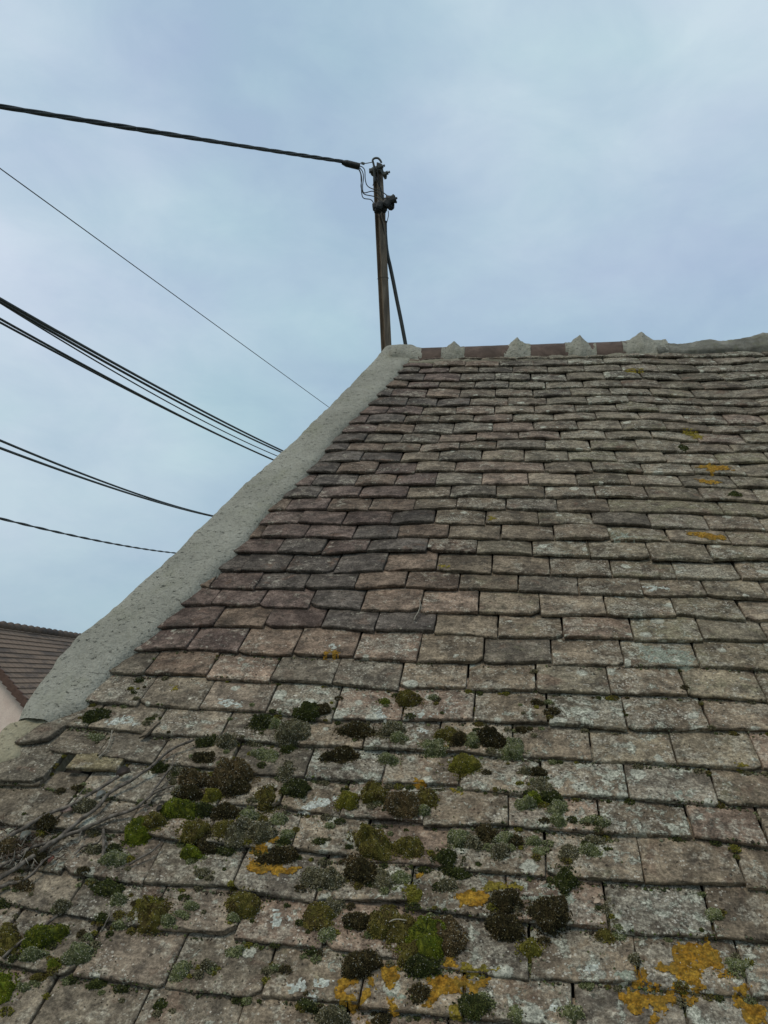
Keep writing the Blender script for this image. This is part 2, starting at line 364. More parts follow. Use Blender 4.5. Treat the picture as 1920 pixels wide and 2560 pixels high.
M_WH = mat_lichen('pale_lichen', (0.44, 0.45, 0.38), (0.56, 0.56, 0.50), (0.32, 0.34, 0.28))
M_GRN = mat_lichen('grey_green_lichen', (0.25, 0.265, 0.20), (0.36, 0.37, 0.30), (0.19, 0.20, 0.15))

# ------------------------------------------------------------------ the roof tiles (courses measured from the ridge down)
ROWS = {
32: "O555,228 645,230 838,218 1050,222 1270,218 P245,213 480,207 705,205 945,208 1170,206 1400,203 1640,200",
31: "O525,268 727,268 940,263 1162,263 1383,263 P137,262 367,262 600,248 840,248 1087,253 1335,253 1600,235",
30: "O490,307 638,307 833,305 1025,305 1250,308 P234,308 472,303 715,294 957,302 1217,305 1470,300",
29: "O468,348 670,358 905,362 1133,357 P124,361 358,360 602,348 845,346 1103,360 1375,357 1640,345",
28: "O412,402 565,398 767,405 1000,407 1224,408 P219,412 466,403 720,402 968,408 1248,413 1515,405",
27: "O362,460 458,460 685,465 902,470 1137,463 P137,463 384,459 643,450 907,455 1185,468 1465,473",
26: "O305,515 555,523 753,527 968,520 1218,523 P226,515 490,510 760,502 1030,512 1305,523 1613,527",
25: "O252,575 430,575 658,580 880,577 1133,575 P148,571 411,563 683,557 958,567 1258,575 1530,580",
24: "O185,637 297,637 540,637 767,630 993,627 1248,625 P274,619 548,610 833,610 1133,633 1400,643 1659,658",
23: "O145,695 358,697 603,698 860,703 1120,692 P143,688 430,682 717,683 1005,685 1298,697 1605,695",
22: "M600,293 808,288 1040,292 1287,297 1530,282 N42,272 317,275 612,283 910,265 1213,293 1520,305",
21: "M550,353 690,347 920,352 1163,355 1420,337 1659,341 N217,337 513,348 820,350 1128,358 1437,358",
20: "M515,420 780,415 1040,423 1285,415 1562,412 N79,420 367,412 683,423 1003,425 1345,437",
19: "M428,497 625,492 877,500 1135,492 1390,488 N212,490 525,490 853,498 1185,503 1525,520",
18: "M360,575 460,577 745,573 1003,570 1265,572 1565,570 N107,572 427,572 768,572 1110,580 1455,595",
17: "M285,650 505,648 770,648 1080,647 1362,647 1659,650 N217,652 545,652 883,662 1240,672 1605,688",
16: "M180,745 298,735 562,733 835,735 1123,735 K625,22 945,38 1283,40 1620,48 N1370,758 1659,775",
15: "J700,125 950,118 1232,130 1540,125 K190,130 483,115 813,130 1158,127 1513,127 L900,149 1280,160 1640,172",
14: "J635,213 708,212 990,212 1300,218 1590,215 K570,213 913,228 1260,233 1620,236 L1018,240 1420,263",
13: "J530,305 815,308 1097,323 1390,302 K430,302 755,318 1117,330 1487,338 L505,346 900,357 1298,363",
12: "J380,418 578,425 870,430 1175,438 1500,425 K495,422 853,446 1235,449 1635,468 L1068,470 1487,485",
11: "J275,532 378,530 670,540 988,540 1310,545 1640,530 K640,550 1023,555 1420,580 L855,597 1265,592 1659,618",
10: "J157,655 388,648 698,655 1018,662 1355,680 K388,690 767,698 1170,716 1600,722 L1063,714 1515,748",
9: "J10,800 403,782 728,790 1100,790 1440,820 K483,826 893,850 1318,860 L787,870 1235,877 1659,885",
8: "A805,200 873,187 1212,187 1545,205 B240,222 632,245 1045,267 1475,275 C258,283 728,293 1215,300",
7: "A690,320 937,345 1345,363 B95,378 500,412 925,448 1365,441 C160,462 640,483 1138,490 1645,520",
6: "A530,520 900,540 1300,562 B70,580 498,640 943,653 1410,650 C232,670 750,712 1282,705",
5: "A300,680 570,695 985,740 1430,755 B230,808 690,835 1175,850 C0,875 F520,25 1068,48 1625,88",
4: "A320,850 640,875 D1000,48 Z570,1938 E320,132 815,165 1320,190 F190,250 757,268 1338,308",
3: "D-690,150 -270,165 D272,181 GAP D705,260 1040,300 Z545,2022 700,2028 E545,396 1082,440 1635,442 F580,500 1172,516 1659,577",
2: "D-780,380 -280,410 345,470 820,492 Z515,2118 E225,620 680,680 1245,713 F220,780 860,818 1510,842",
1: "D-700,640 -130,700 405,748 935,822 1505,864 H385,107 985,132 1620,215 I630,300 1312,330",
0: "G-690,-20 -200,60 420,185 960,285 1520,340 H430,415 1100,520 I115,605 830,652 1545,718",
-1: "G-700,400 -50,490 485,585 1075,660 Z655,2500 898,2525 1157,2552 1437,2580 1725,2610",
-2: "Z-180,2560 60,2610 310,2640 565,2668 840,2690 1110,2705 1400,2730 1700,2765",
}
def verge_in(t): return float(np.interp(t, VIN_T, VIN_S))
vin = parse("Z1035,893 1007,914 966,966 833,1093 752,1198 660,1284 579,1383 446,1516 382,1580 266,1678 203,1765 150,1795 112,1815 45,1862 38,1895 0,1918 -60,1980")
vi = np.array([PL(x, y, 0.012)[:2] for x, y in vin])
lo = vi[-1]; vi = np.vstack((vi, [lo[0] - 0.03, lo[1] - 0.35], [lo[0] - 0.10, -0.75]))
o_ = np.argsort(vi[:, 1]); VIN_T, VIN_S = vi[o_, 1], vi[o_, 0]

TH = 0.0125
rowpts = {}
for k, txt in ROWS.items():
    pts, gap = [], set()
    for tok in txt.replace('GAP', '|').split(' '):
        pass
    toks = txt.split(); clean = []
    for q in toks:
        if q == 'GAP': gap.add(len(clean) - 1)
        else: clean.append(q)
    st = [list(PL(x, y)[:2]) for x, y in parse(' '.join(clean))]
    rowpts[k] = (st, gap)
# extend the courses to the right past the frame and down to the eaves
for k, (st, gap) in rowpts.items():
    while st[-1][0] < 2.3: st.append([st[-1][0] + 0.171 + random.uniform(-.004, .004), st[-1][1] + random.uniform(-.004, .004)])
    if k <= 0:
        while st[0][0] > verge_in(st[0][1]) + 0.02:
            st.insert(0, [st[0][0] - 0.17, st[0][1] + 0.003]); gap = {g + 1 for g in gap}
    rowpts[k] = (st, gap)
t_low = rowpts[-2][0][3][1]
for k in range(-3, -14, -1):
    t = t_low - 0.1 * (-2 - k); s0 = verge_in(t) - 0.05 + (0.085 if k % 2 else 0)
    rowpts[k] = ([[s0 + 0.17 * i + random.uniform(-.004, .004), t + random.uniform(-.004, .004)] for i in range(int((2.3 - s0) / .17) + 2)], set())

def tile_tint(s, t, k, r):
    """base colour of one tile: its own fired clay colour and weathering"""
    left = max(0.0, min(1.0, (-0.12 - s + 0.12 * math.sin(t * 4)) / 0.45)) * max(0.0, min(1.0, (t - 1.25) / 0.35))
    olive = max(0.0, min(1.0, (s + 0.1) / 0.5)) * max(0.0, min(1.0, (t - 1.0) / 0.6))
    dark_red, dark_grey = np.array((0.128, 0.095, 0.082)), np.array((0.106, 0.092, 0.081))
    ol, gb, pk = np.array((0.200, 0.175, 0.122)), np.array((0.185, 0.150, 0.108)), np.array((0.215, 0.160, 0.120))
    rr = random.random()
    base = gb if rr < 0.6 else (pk if rr < 0.8 else np.array((0.150, 0.130, 0.102)))
    if random.random() < olive * 0.75: base = base * 0.45 + ol * 0.55
    high = max(0.0, min(1.0, (t - 2.7) / 0.8)); base = base * (1 - 0.22 * high) * np.array((1, 1 + .02 * high, 1 + .06 * high))
    if random.random() < left * 1.0:
        q = random.random(); base = dark_red if q < 0.5 else (dark_grey if q < 0.75 else pk * 0.75)
    if s < -0.45 and t < 1.35: base = base * 0.35 + np.array((0.160, 0.140, 0.108)) * 0.65
    base = base * random.uniform(0.78, 1.22) * (1.2 + 0.22 * max(0.0, min(1.0, (1.9 - t) / 0.5)))
    g_ = base.mean(); base = base + (g_ - base) * (0.10 + 0.18 * max(0.0, min(1.0, (t - 1.4) / 1.2)))
    lic = random.uniform(-0.06, 0.05) + (-0.05 * left) + 0.025 * olive + 0.03 * high + (0.03 if t < 1.55 else 0)
    alg = random.uniform(-0.12, 0.06) + 0.10 * olive - 0.06 * high - 0.1 * left
    return base, lic, alg
def add_tile(mb, pL, pR, length, k, lift=0.0, nu=None, nv=None, rot=0.0, clip=None, th=TH, tilt=None, tint=None):
    sL, tL = pL; sR, tR = pR; w = sR - sL
    depth = PL_depth(0.5 * (sL + sR), 0.5 * (tL + tR))
    px = 768 / 1920 * F * 0.17 / max(depth, 1.0)          # width in render pixels
    if nu is None: nu = int(min(44, max(14, px / 2.6 + 6)) * max(0.45, min(1.2, w / 0.17)))
    if nv is None: nv = int(min(30, max(11, px / 4 + 5)))
    off = np.array((random.uniform(-50, 50), random.uniform(-50, 50), random.uniform(-50, 50)))
    u = np.concatenate(([0, 0, 0.004, 0.015], np.linspace(0.05, 0.95, nu), [0.985, 0.996, 1, 1]))
    dropu = np.concatenate(([1, 0.30, 0.07, 0.01], np.zeros(nu), [0.01, 0.07, 0.30, 1]))
    v = np.concatenate(([0.0015, -0.0006, -0.0008, 0.0006, 0.0030], np.linspace(0.009, length, nv)))
    dropv = np.concatenate(([1, 0.62, 0.20, 0.05, 0.01], np.zeros(nv)))
    Uu, Vv = np.meshgrid(u, v, indexing='ij'); DU, DV = np.meshgrid(dropu, dropv, indexing='ij')
    S = sL + Uu * w; T0 = tL + Uu * (tR - tL)
    # worn, irregular lower edge
    edge = fbm(S + off[0], DV * 1.3 + off[1], 0, 40, 4, 3) * 0.0017 + fbm(S + off[0], 0 * S, 0, 9, 2, 5) * 0.0020
    fade = np.exp(-Vv / 0.02)
    if clip is not None:                                    # a broken or clipped lower corner
        side, size = clip
        dd = np.clip((Uu * w if side < 0 else (1 - Uu) * w), 0, size)
        edge = edge + (size - dd) * 0.8
    elif random.random() < 0.32:
        side, size = random.choice((-1, 1)), random.uniform(0.006, 0.026)
        dd = np.clip((Uu * w if side < 0 else (1 - Uu) * w), 0, size); edge = edge + (size - dd) * 0.6
    T = T0 + Vv + edge * fade
    side_n = fbm(T + off[2], 0 * T + off[0], 0, 30, 3, 9) * 0.0011
    S = S + side_n * (np.where(Uu < 0.5, 1, -1)) * np.clip(1 - np.minimum(Uu, 1 - Uu) * 12, 0, 1) + rot * Vv
    camber = (random.uniform(0.001, 0.0062) if k > 12 else random.uniform(-0.0005, 0.0022)) * (1 - (2 * Uu - 1) ** 2)
    slope = TH / 0.1 if tilt is None else tilt
    ro = random.uniform(-0.0026, 0.0026) * (2 * Uu - 1)
    drop = np.maximum(DU, DV)
    n = fbm(S + off[0], T + off[1], 0, 14, 3, 21) * 0.0011 + fbm(S + off[0], T + off[1], 0, 70, 3, 31) * 0.0007
    n = n + np.minimum(0, fbm(S + off[1], T + off[0], 0, 38, 2, 41) + 0.55) * 0.003     # flaked spots
    H = lift + th - Vv * slope + camber + ro + n * (1 - drop) - th * drop + fbm(S + off[2], H0(T), 0, 60, 2, 51) * 0.0005 * (drop > 0.1)
    P = W(S, T, H)
    tc = np.stack((S + off[0], T + off[1], H + off[2] - DV * 0.012 * 0), -1).reshape(-1, 3)
    if tint is None: base, lic, alg = tile_tint(0.5 * (sL + sR), tL, k, random)
    else: base, lic, alg = tint
    nn = tc.shape[0]; col = np.empty((nn, 4)); col[:, :3] = base; col[:, 3] = 1
    par = np.empty((nn, 3)); par[:] = (lic, alg, random.uniform(-0.2, 0.3))
    if tint is None and (sL > -0.6 and sL < 0.75 and tL < 1.3): par[:, 0] += 0.035
    a, b = P.shape[0], P.shape[1]
    mb.addnp(P.reshape(-1, 3), gridf(a, b), True, tint=col, tco=tc, par=par)
def H0(T): return T * 0.7
def PL_depth(s, t):
    P = s * Xc + t * Uc - D * Nc; return -P[2]

HOUSE_O = W(0, 2.0, 0)
house = empty('old_house', (float(HOUSE_O[0]), float(HOUSE_O[1]), 0.0), 'old house with a steep mossy roof of flat clay tiles and a cement verge', 'house')
roof_mb = MB()
CLIPS = {(8, 6): (1, 0.022), (2, 3): (1, 0.03), (24, 10): (1, 0.05), (12, 6): (-1, 0.012), (26, 7): (-1, 0.03), (10, 6): (1, 0.025), (0, 3): (1, 0.02), (-1, 2): (1, 0.018), (4, 0): (-1, 0.012), (13, 4): (-1, 0.02), (0, 5): (-1, .015)}
ks = sorted(rowpts)
for k in ks:
    st, gap = rowpts[k]
    up = rowpts.get(k + 1)
    for i in range(len(st) - 1):
        if i in gap: continue
        (s0, t0), (s1, t1) = st[i], st[i + 1]
        if s1 < verge_in(t0) - 0.12: continue
        ln = 0.1
        if up:
            us = [p[0] for p in up[0]]; ut = [p[1] for p in up[0]]
            ln = float(np.interp(0.5 * (s0 + s1), us, ut)) - 0.5 * (t0 + t1)
        ln = max(0.06, ln) + (0.20 if k == 2 and i in (2, 3) else 0.05)
        g = 0.0011 + random.random() * 0.0012
        j = 0.0028 if k > 3 else 0.0022
        ja, jb = random.gauss(0, j) * 0.7, random.gauss(0, j) * 0.7; jc = random.gauss(0, j)
        small = {} if k > -3 else dict(nu=8, nv=5)
        add_tile(roof_mb, (s0 + g, t0 + ja + jc), (s1 - g, t1 + jb + jc), ln, k, lift=random.uniform(0.0006, 0.0042) + (0.0035 if k > 12 else (0.001 if k > 5 else 0)), rot=random.gauss(0, 0.012), clip=CLIPS.get((k, i)),
                 tilt=TH / max(0.088, min(0.115, ln - 0.05)), **small)
roof = roof_mb.build('tiled_roof', MT, house)
bvh = BVHTree.FromPolygons([Vector(v) for v in np.concatenate(roof_mb.v).tolist()], roof_mb.f)
NV = Vector(NW.tolist())
def surf(s, t, default=0.008):
    """height of the tile surface above the roof plane"""
    o = Vector(W(s, t, 0.12).tolist()); hit = bvh.ray_cast(o, -NV, 0.3)
    return 0.12 - hit[3] if hit[0] is not None else default

# loose pieces on the left side
lt = MB(); a = PL(*CR('D', -120, 172)); b = PL(*CR('D', 272, 186))
add_tile(lt, (a[0], a[1]), (b[0], b[1]), 0.155, 4, lift=0.011, nu=30, nv=26, rot=0.03, clip=(1, 0.02), tint=(np.array((0.19, 0.17, 0.135)), 0.0, -0.05))
tag(lt.build('slipped_tile', MT), 'loose grey tile slipped out of line at the left border, its right corner chamfered', 'roof tile')
lt = MB(); a = PL(*CR('D', 440, 92)); b = PL(*CR('D', 770, 96))
add_tile(lt, (a[0], a[1]), (b[0], b[1]), 0.05, 4, lift=0.006, nu=22, nv=10, tint=(np.array((0.19, 0.165, 0.105)), 0, 0.05))
tag(lt.build('tile_fragment', MT), 'short yellowish tile fragment wedged below a tile edge above the upper twig', 'tile fragment')
lt = MB(); a = PL(*CR('A', 105, 822)); b = PL(*CR('A', 320, 790))
add_tile(lt, (a[0], a[1]), (b[0], b[1]), 0.085, 4, lift=0.012, nu=22, nv=14, rot=0.35, tint=(np.array((0.20, 0.175, 0.14)), 0.02, 0.0))
tag(lt.build('tile_sliver', MT), 'narrow cut tile sliver tilted against the crumbling mortar end of the verge', 'tile fragment')
lt = MB(); a = PL(*CR('A', 915, 768)); b = PL(*CR('A', 962, 762))
add_tile(lt, (a[0], a[1]), (b[0], b[1]), 0.05, 4, lift=0.016, nu=8, nv=8, rot=0.25, th=0.006, tint=(np.array((0.26, 0.22, 0.17)), -0.1, -0.1))
tag(lt.build('mortar_shard', MT), 'small pale pointed shard lying over a tile joint below the verge', 'shard')

# ------------------------------------------------------------------ verge coping, walls, rear slope
outer = parse("Z1050,843 1030,846 1005,848 990,850 925,905 820,1013 701,1125 610,1205 525,1287 424,1382 350,1448 290,1505 235,1552 186,1592 145,1636 116,1672 90,1706 68,1738 50,1775 40,1792")
oi = np.array([PL(x, y, 0.03)[:2] for x, y in outer])
rub_o = parse("Z40,1790 20,1803 0,1820 -60,1885 -140,1990")
ro_ = np.array([PL(x, y, 0.02)[:2] for x, y in rub_o])
def interp_line(P, t): 
    o = np.argsort(P[:, 1]); return np.interp(t, P[o, 1], P[o, 0])
def band(mb, ts, so, si, hout, amp, seed, skirt=0.25, nv=26):
    """strip of render lying over the tile ends; rounded outer arris, skirt down the gable"""
    n = len(ts); q = np.linspace(0, 1, nv); T, Q = np.meshgrid(ts, q, indexing='ij')
    SO, SI = so[:, None], si[:, None]; inn = SI + 0.022
    S = SO + (inn - SO) * Q
    up_ = np.clip((T - 3.90) / 0.2, 0, 1); hout = hout + 0.022 * up_ * up_ if hout > 0.025 else hout
    wd = inn - SO; dist_in = (inn - S); dist_out = S - SO
    H = 0.004 + (hout - 0.004) * (1 - np.exp(-np.clip(dist_in - 0.004, 0, None) / 0.016)) - 0.012 * np.exp(-dist_in / 0.006)
    H = H - 0.016 * np.exp(-dist_out / 0.010)
    H = H + amp * (fbm(S, T, 0, 9, 3, seed) * 0.8 + fbm(S, T, 0, 45, 3, seed + 5) * 0.35)
    S = S + fbm(S, T, 0, 22, 3, seed + 9) * 0.0035
    sk = []
    for d in (0.012, 0.03, 0.07, 0.14, skirt):
        sk.append(W(S[:, 0] - 0.004, T[:, 0], H[:, 0]) - np.array((0, 0, 1.0)) * d + np.array((1, 0, 0)) * (fbm(T[:, 0], d, 0, 20, 3, seed) * 0.003)[:, None])
    P = W(S, T, H); P = np.concatenate((np.stack(sk[::-1], 1), P), 1)
    mb.addnp(P.reshape(-1, 3), gridf(P.shape[0], P.shape[1]), True)
ts = np.linspace(oi[:, 1].min(), 4.14, 420)
mb = MB(); so = interp_line(oi[3:], ts); si = np.array([verge_in(t) for t in ts]); si = np.maximum(si, so + 0.03)
tw = np.clip((ts - 3.85) / 0.3, 0, 1); si = si + tw * 0.0
band(mb, ts, so, si, 0.030, 0.0045, 60)
# rounded cap where the verge meets the ridge
th_ = np.linspace(0, math.pi * 0.98, 26); ss = np.linspace(PL(990, 850, .03)[0], PL(1050, 880, .02)[0] - 0.0, 22)
c0 = W(0, 4.13, 0.0)
capP = []
for s in ss:
    rad = 0.112 + 0.016 * math.sin(min(1, (s - ss[0]) / (ss[-1] - ss[0]) * 1.5) * math.pi * .5) - 0.02 * max(0, (s - ss[0]) / (ss[-1] - ss[0]) - .8) * 5
    row = []
    for a in th_:
        rr = rad * (1 + 0.03 * float(fbm(s, a * .2, 0, 20, 3, 77)))
        row.append((s, c0[1] + 0.105 - rr * math.cos(a), c0[2] + 0.0 - 0.01 + rr * 0.98 * math.sin(a)))
    capP.append(row)
capP = np.array(capP)
RC_Y, RC_Z = None, None
cop = mb.build('verge_coping', M_COP, roof)
mb = MB(); ts = np.linspace(-0.8, oi[:, 1].min() + 0.03, 260)
rl = np.vstack((oi[-2:], ro_[1:], [ro_[-1][0] - 0.06, ro_[-1][1] - 0.3], [ro_[-1][0] - 0.12, -0.8]))
so = interp_line(rl, ts); si = np.array([verge_in(t) for t in ts]); si = np.maximum(si, so + 0.04)
band(mb, ts, so, si, 0.024, 0.013, 90)
rub = mb.build('rubble_edge', M_RUB, roof)

# ridge: half-round tiles, mortar collars, old mortar run
def contact(x, y): return PL(x, y, 0.010)
RIDGE_R = 0.112
ca, cb = contact(1030, 903), contact(1577, 887)
def ridge_axis(s):
    f = (s - ca[0]) / (cb[0] - ca[0]); t = ca[1] + (cb[1] - ca[1]) * f
    p = W(s, t, 0.012); return p + np.array((0, RIDGE_R, 0))
def half_round(mb, s0, s1, Rf, ns, seed, amp=0.0, nt=30, a0=-0.35, a1=math.pi + 0.35, ends=True, sag=None, **at):
    ss = np.linspace(s0, s1, ns); P = []
    ang = np.linspace(a0, a1, nt)
    for s in ss:
        c = ridge_axis(s); 
        if sag is not None: c = c + np.array((0, 0, sag(s)))
        r = Rf(s, ang) + amp * (fbm(s, ang * 0.1, 0, 18, 3, seed) + 0.4 * fbm(s, ang * .1, 0, 80, 3, seed + 3))
        P.append(np.stack((np.full(nt, s), c[1] - r * np.cos(ang), c[2] + r * np.sin(ang)), -1))
    P = np.array(P); mb.addnp(P.reshape(-1, 3), gridf(ns, nt, True), True)
    if ends:
        for e, fl in ((0, False), (ns - 1, True)):
            c = P[e].mean(0); V = np.vstack((c[None], P[e])); f = [(0, i + 1, i + 2) if not fl else (0, i + 2, i + 1) for i in range(nt - 1)]
            mb.add(V, f, False)
def sx(x, y=875): return contact(x, y)[0]
mb = MB()   # bedding mortar between ridge tiles and the top course
ss = np.linspace(sx(1005), sx(1655), 260); q = np.linspace(0, 1, 10); P = []
for s in ss:
    f = (s - ca[0]) / (cb[0] - ca[0]); t = ca[1] + (cb[1] - ca[1]) * f
    tt = t - 0.038 + q * 0.045; hh = 0.012 + 0.005 * np.sin(q * math.pi * .6) + 0.004 * fbm(s, q * .07, 0, 30, 3, 7) - 0.018 * (q < 0.02)
    tt = tt + 0.008 * fbm(s, 0 * q, 0, 12, 3, 8) * (1 - q)
    P.append(W(s, tt, hh))
P = np.array(P); mb.addnp(P.reshape(-1, 3), gridf(*P.shape[:2]), True)
bed = mb.build('ridge_bedding', M_MORT, house)
segs = [(1022, 1137), (1137, 1292), (1292, 1447), (1447, 1612)]
for i, (xa, xb) in enumerate(segs):
    mb = MB(); s0, s1 = sx(xa), sx(xb)
    half_round(mb, s0 + 0.002, s1 - 0.002, lambda s, a, s0=s0: RIDGE_R + 0.004 * (s - s0) + 0 * a, 16, 100 + i, 0.0004, a0=-0.1, a1=math.pi + .1)
    mb.build('ridge_tile', M_RIDGE, bed)
for i, (x, hw, pk) in enumerate([(1137, 21, 0.030), (1293, 23, 0.033), (1449, 26, 0.031), (1604, 33, 0.038)]):
    mb = MB(); c = sx(x); w = hw * 4.15 / 1920
    def Rf(s, a, c=c, w=w, pk=pk):
        up = np.clip(np.sin(a), 0, 1); q = np.clip(1 - abs(s - c) / (w * (0.74 + 0.55 * (1 - up))), 0, 1)
        pr = q ** 1.25 * (1 + 0.12 * math.sin(c * 40))
        return RIDGE_R + 0.002 + pk * (pr * (0.25 + 0.75 * up ** 1.6)) + 0.004 * np.minimum(1, q * 5)
    half_round(mb, c - w * 1.38, c + w * (1.38 if i < 3 else 1.7), Rf, 60, 130 + i, 0.0062, nt=56)
    mb.build('mortar_collar', M_COP, bed)
mb = MB()
s0, s1 = sx(1640, 880), 2.35
OX = [sx(v) for v in (1640, 1665, 1700, 1735, 1750, 1764, 1785, 1805, 1840, 1870, 1895, 1920, 1960)]; OR_ = [0.108, 0.098, 0.096, 0.100, 0.107, 0.111, 0.108, 0.100, 0.102, 0.104, 0.112, 0.124, 0.128]
def Rold(s, a):
    r = float(np.interp(s, OX, OR_)) + (0.012 * math.sin(s * 19) if s > OX[-1] else 0)
    return r + 0.022 * np.clip(1 - np.abs(a - 0.1) / 0.5, 0, 1)
half_round(mb, s0, s1, Rold, 320, 170, 0.0055, nt=70, a0=-0.45, sag=lambda s: float(np.interp(s, [OX[0], OX[3], OX[-1], 2.3], [0.0, -0.004, 0.006, 0.0])))
mb.build('old_ridge_mortar', M_OLD, house)
mb = MB()   # lump closing the verge at the ridge
s0, s1 = sx(985, 880), sx(1060, 885)
def Rc(s, a):
    f = (s - s0) / (s1 - s0); k = 1 - max(0, f - 0.35) / 0.65
    return RIDGE_R + 0.002 + 0.022 * max(0, k) * min(1, 0.5 + f * 5) * (0.3 + 0.7 * np.clip(np.sin(a), 0, 1))
half_round(mb, s0, s1, Rc, 34, 190, 0.006, nt=44, a0=-0.5)
mb.build('verge_cap', M_COP, roof)

# unseen dark sheet added below the open tiles to stop light leaks, rear slope, walls (front one below the eaves, gable under the verge)
AX = ridge_axis(0.0)
mb = MB(); mb.add(W(np.array([-1.25, 2.3, 2.3, -0.62]), np.array([-0.75, -0.75, 4.12, 4.12]), -0.022), [(0, 1, 2, 3)], False); mb.build('light_leak_sheet', M_UNDER, house)
rear = np.array([ridge_axis(-0.60), ridge_axis(2.3)]) + np.array((0, 0, 0.02)); rear2 = rear + np.array((0, 3.4, -2.95))
mb = MB(); nc = 30; V = []; Fq = []
for i in range(nc):
    for e, lift in ((i / nc, 0.0), ((i + 1) / nc, 0.03)):
        for c in (0, 1):
            p = rear[c] * (1 - e) + rear2[c] * e; V.append(p + np.array((0, 0.65, 0.75)) * lift + (np.array((-.45 * e, 0, 0)) if c == 0 else 0))
for i in range(2 * nc - 1): Fq.append((2 * i, 2 * i + 1, 2 * i + 3, 2 * i + 2))
nV = len(V); mb.add(V, Fq, False, tint=np.array((0.15, 0.13, 0.11, 1.0)), tco=np.array(V), par=np.array((0.0, 0.0, 0.0)))
mb.build('rear_roof_slope', MT, house)
eave = W(np.array([-1.22, 2.3]), -0.7, -0.02)
def wall(name, a, b, top_a, top_b, mat, th=0.02):
    mb = MB(); n = 12; V = []
    a, b = np.array(a, float), np.array(b, float)
    for off in (0, 1):
        nn = np.cross(b - a, (0, 0, 1.0)); nn /= np.linalg.norm(nn)
        for i in range(n + 1):
            f = i / n; p = a + (b - a) * f + nn * off * 0.3; zt = np.interp(f, [0, 1], [top_a, top_b])
            V.append((p[0], p[1], 0)); V.append((p[0], p[1], zt))
    m = 2 * (n + 1); Fq = [(2 * i, 2 * i + 2, 2 * i + 3, 2 * i + 1) for i in range(n)] + [(m + 2 * i, m + 2 * i + 1, m + 2 * i + 3, m + 2 * i + 2) for i in range(n)]
    Fq += [(2 * i + 1, 2 * i + 3, m + 2 * i + 3, m + 2 * i + 1) for i in range(n)]
    mb.add(V, Fq, False); return mb.build(name, mat, house)
wall('front_wall', (eave[0][0] + .02, eave[0][1] + 0.2, 0), (2.3, eave[0][1] + 0.2, 0), eave[0][2] + 0.12, eave[0][2] + 0.12, M_WALL)
mb = MB(); V = []; tl = np.linspace(-0.7, 4.1, 60)
gs = np.array([float(interp_line(np.vstack((oi[3:], rl)), t)) for t in tl]); G1 = W(gs + 0.006, tl, -0.06)
rg = G1[-1] + np.linspace(0, 1, 12)[1:, None] * np.array((-0.35, 3.4, -2.95)); G1 = np.vstack((G1, rg))
for p in G1: V += [(p[0], p[1], 0), tuple(p)]
mb.add(V, [(2 * i, 2 * i + 1, 2 * i + 3, 2 * i + 2) for i in range(len(G1) - 1)], False); mb.build('gable_wall', M_WALL, house)

# ------------------------------------------------------------------ ground
mb = MB(); n = 40; xs = np.linspace(-1, 1, n); xs = np.sign(xs) * np.abs(xs) ** 3 * 900
Xg, Yg = np.meshgrid(xs, xs, indexing='ij'); Pg = np.stack((Xg, Yg, 0 * Xg), -1); mb.addnp(Pg.reshape(-1, 3), gridf(n, n), False)
m = NT('grass_ground'); p = m.pos(); c = m.mix(m.noise(p, 0.6, 6, 0.7), (0.08, 0.09, 0.05), (0.22, 0.20, 0.15)); M_GR = m.fin(c, 0.95, None, 0.1)
tag(mb.build('ground', M_GR), kind='structure')

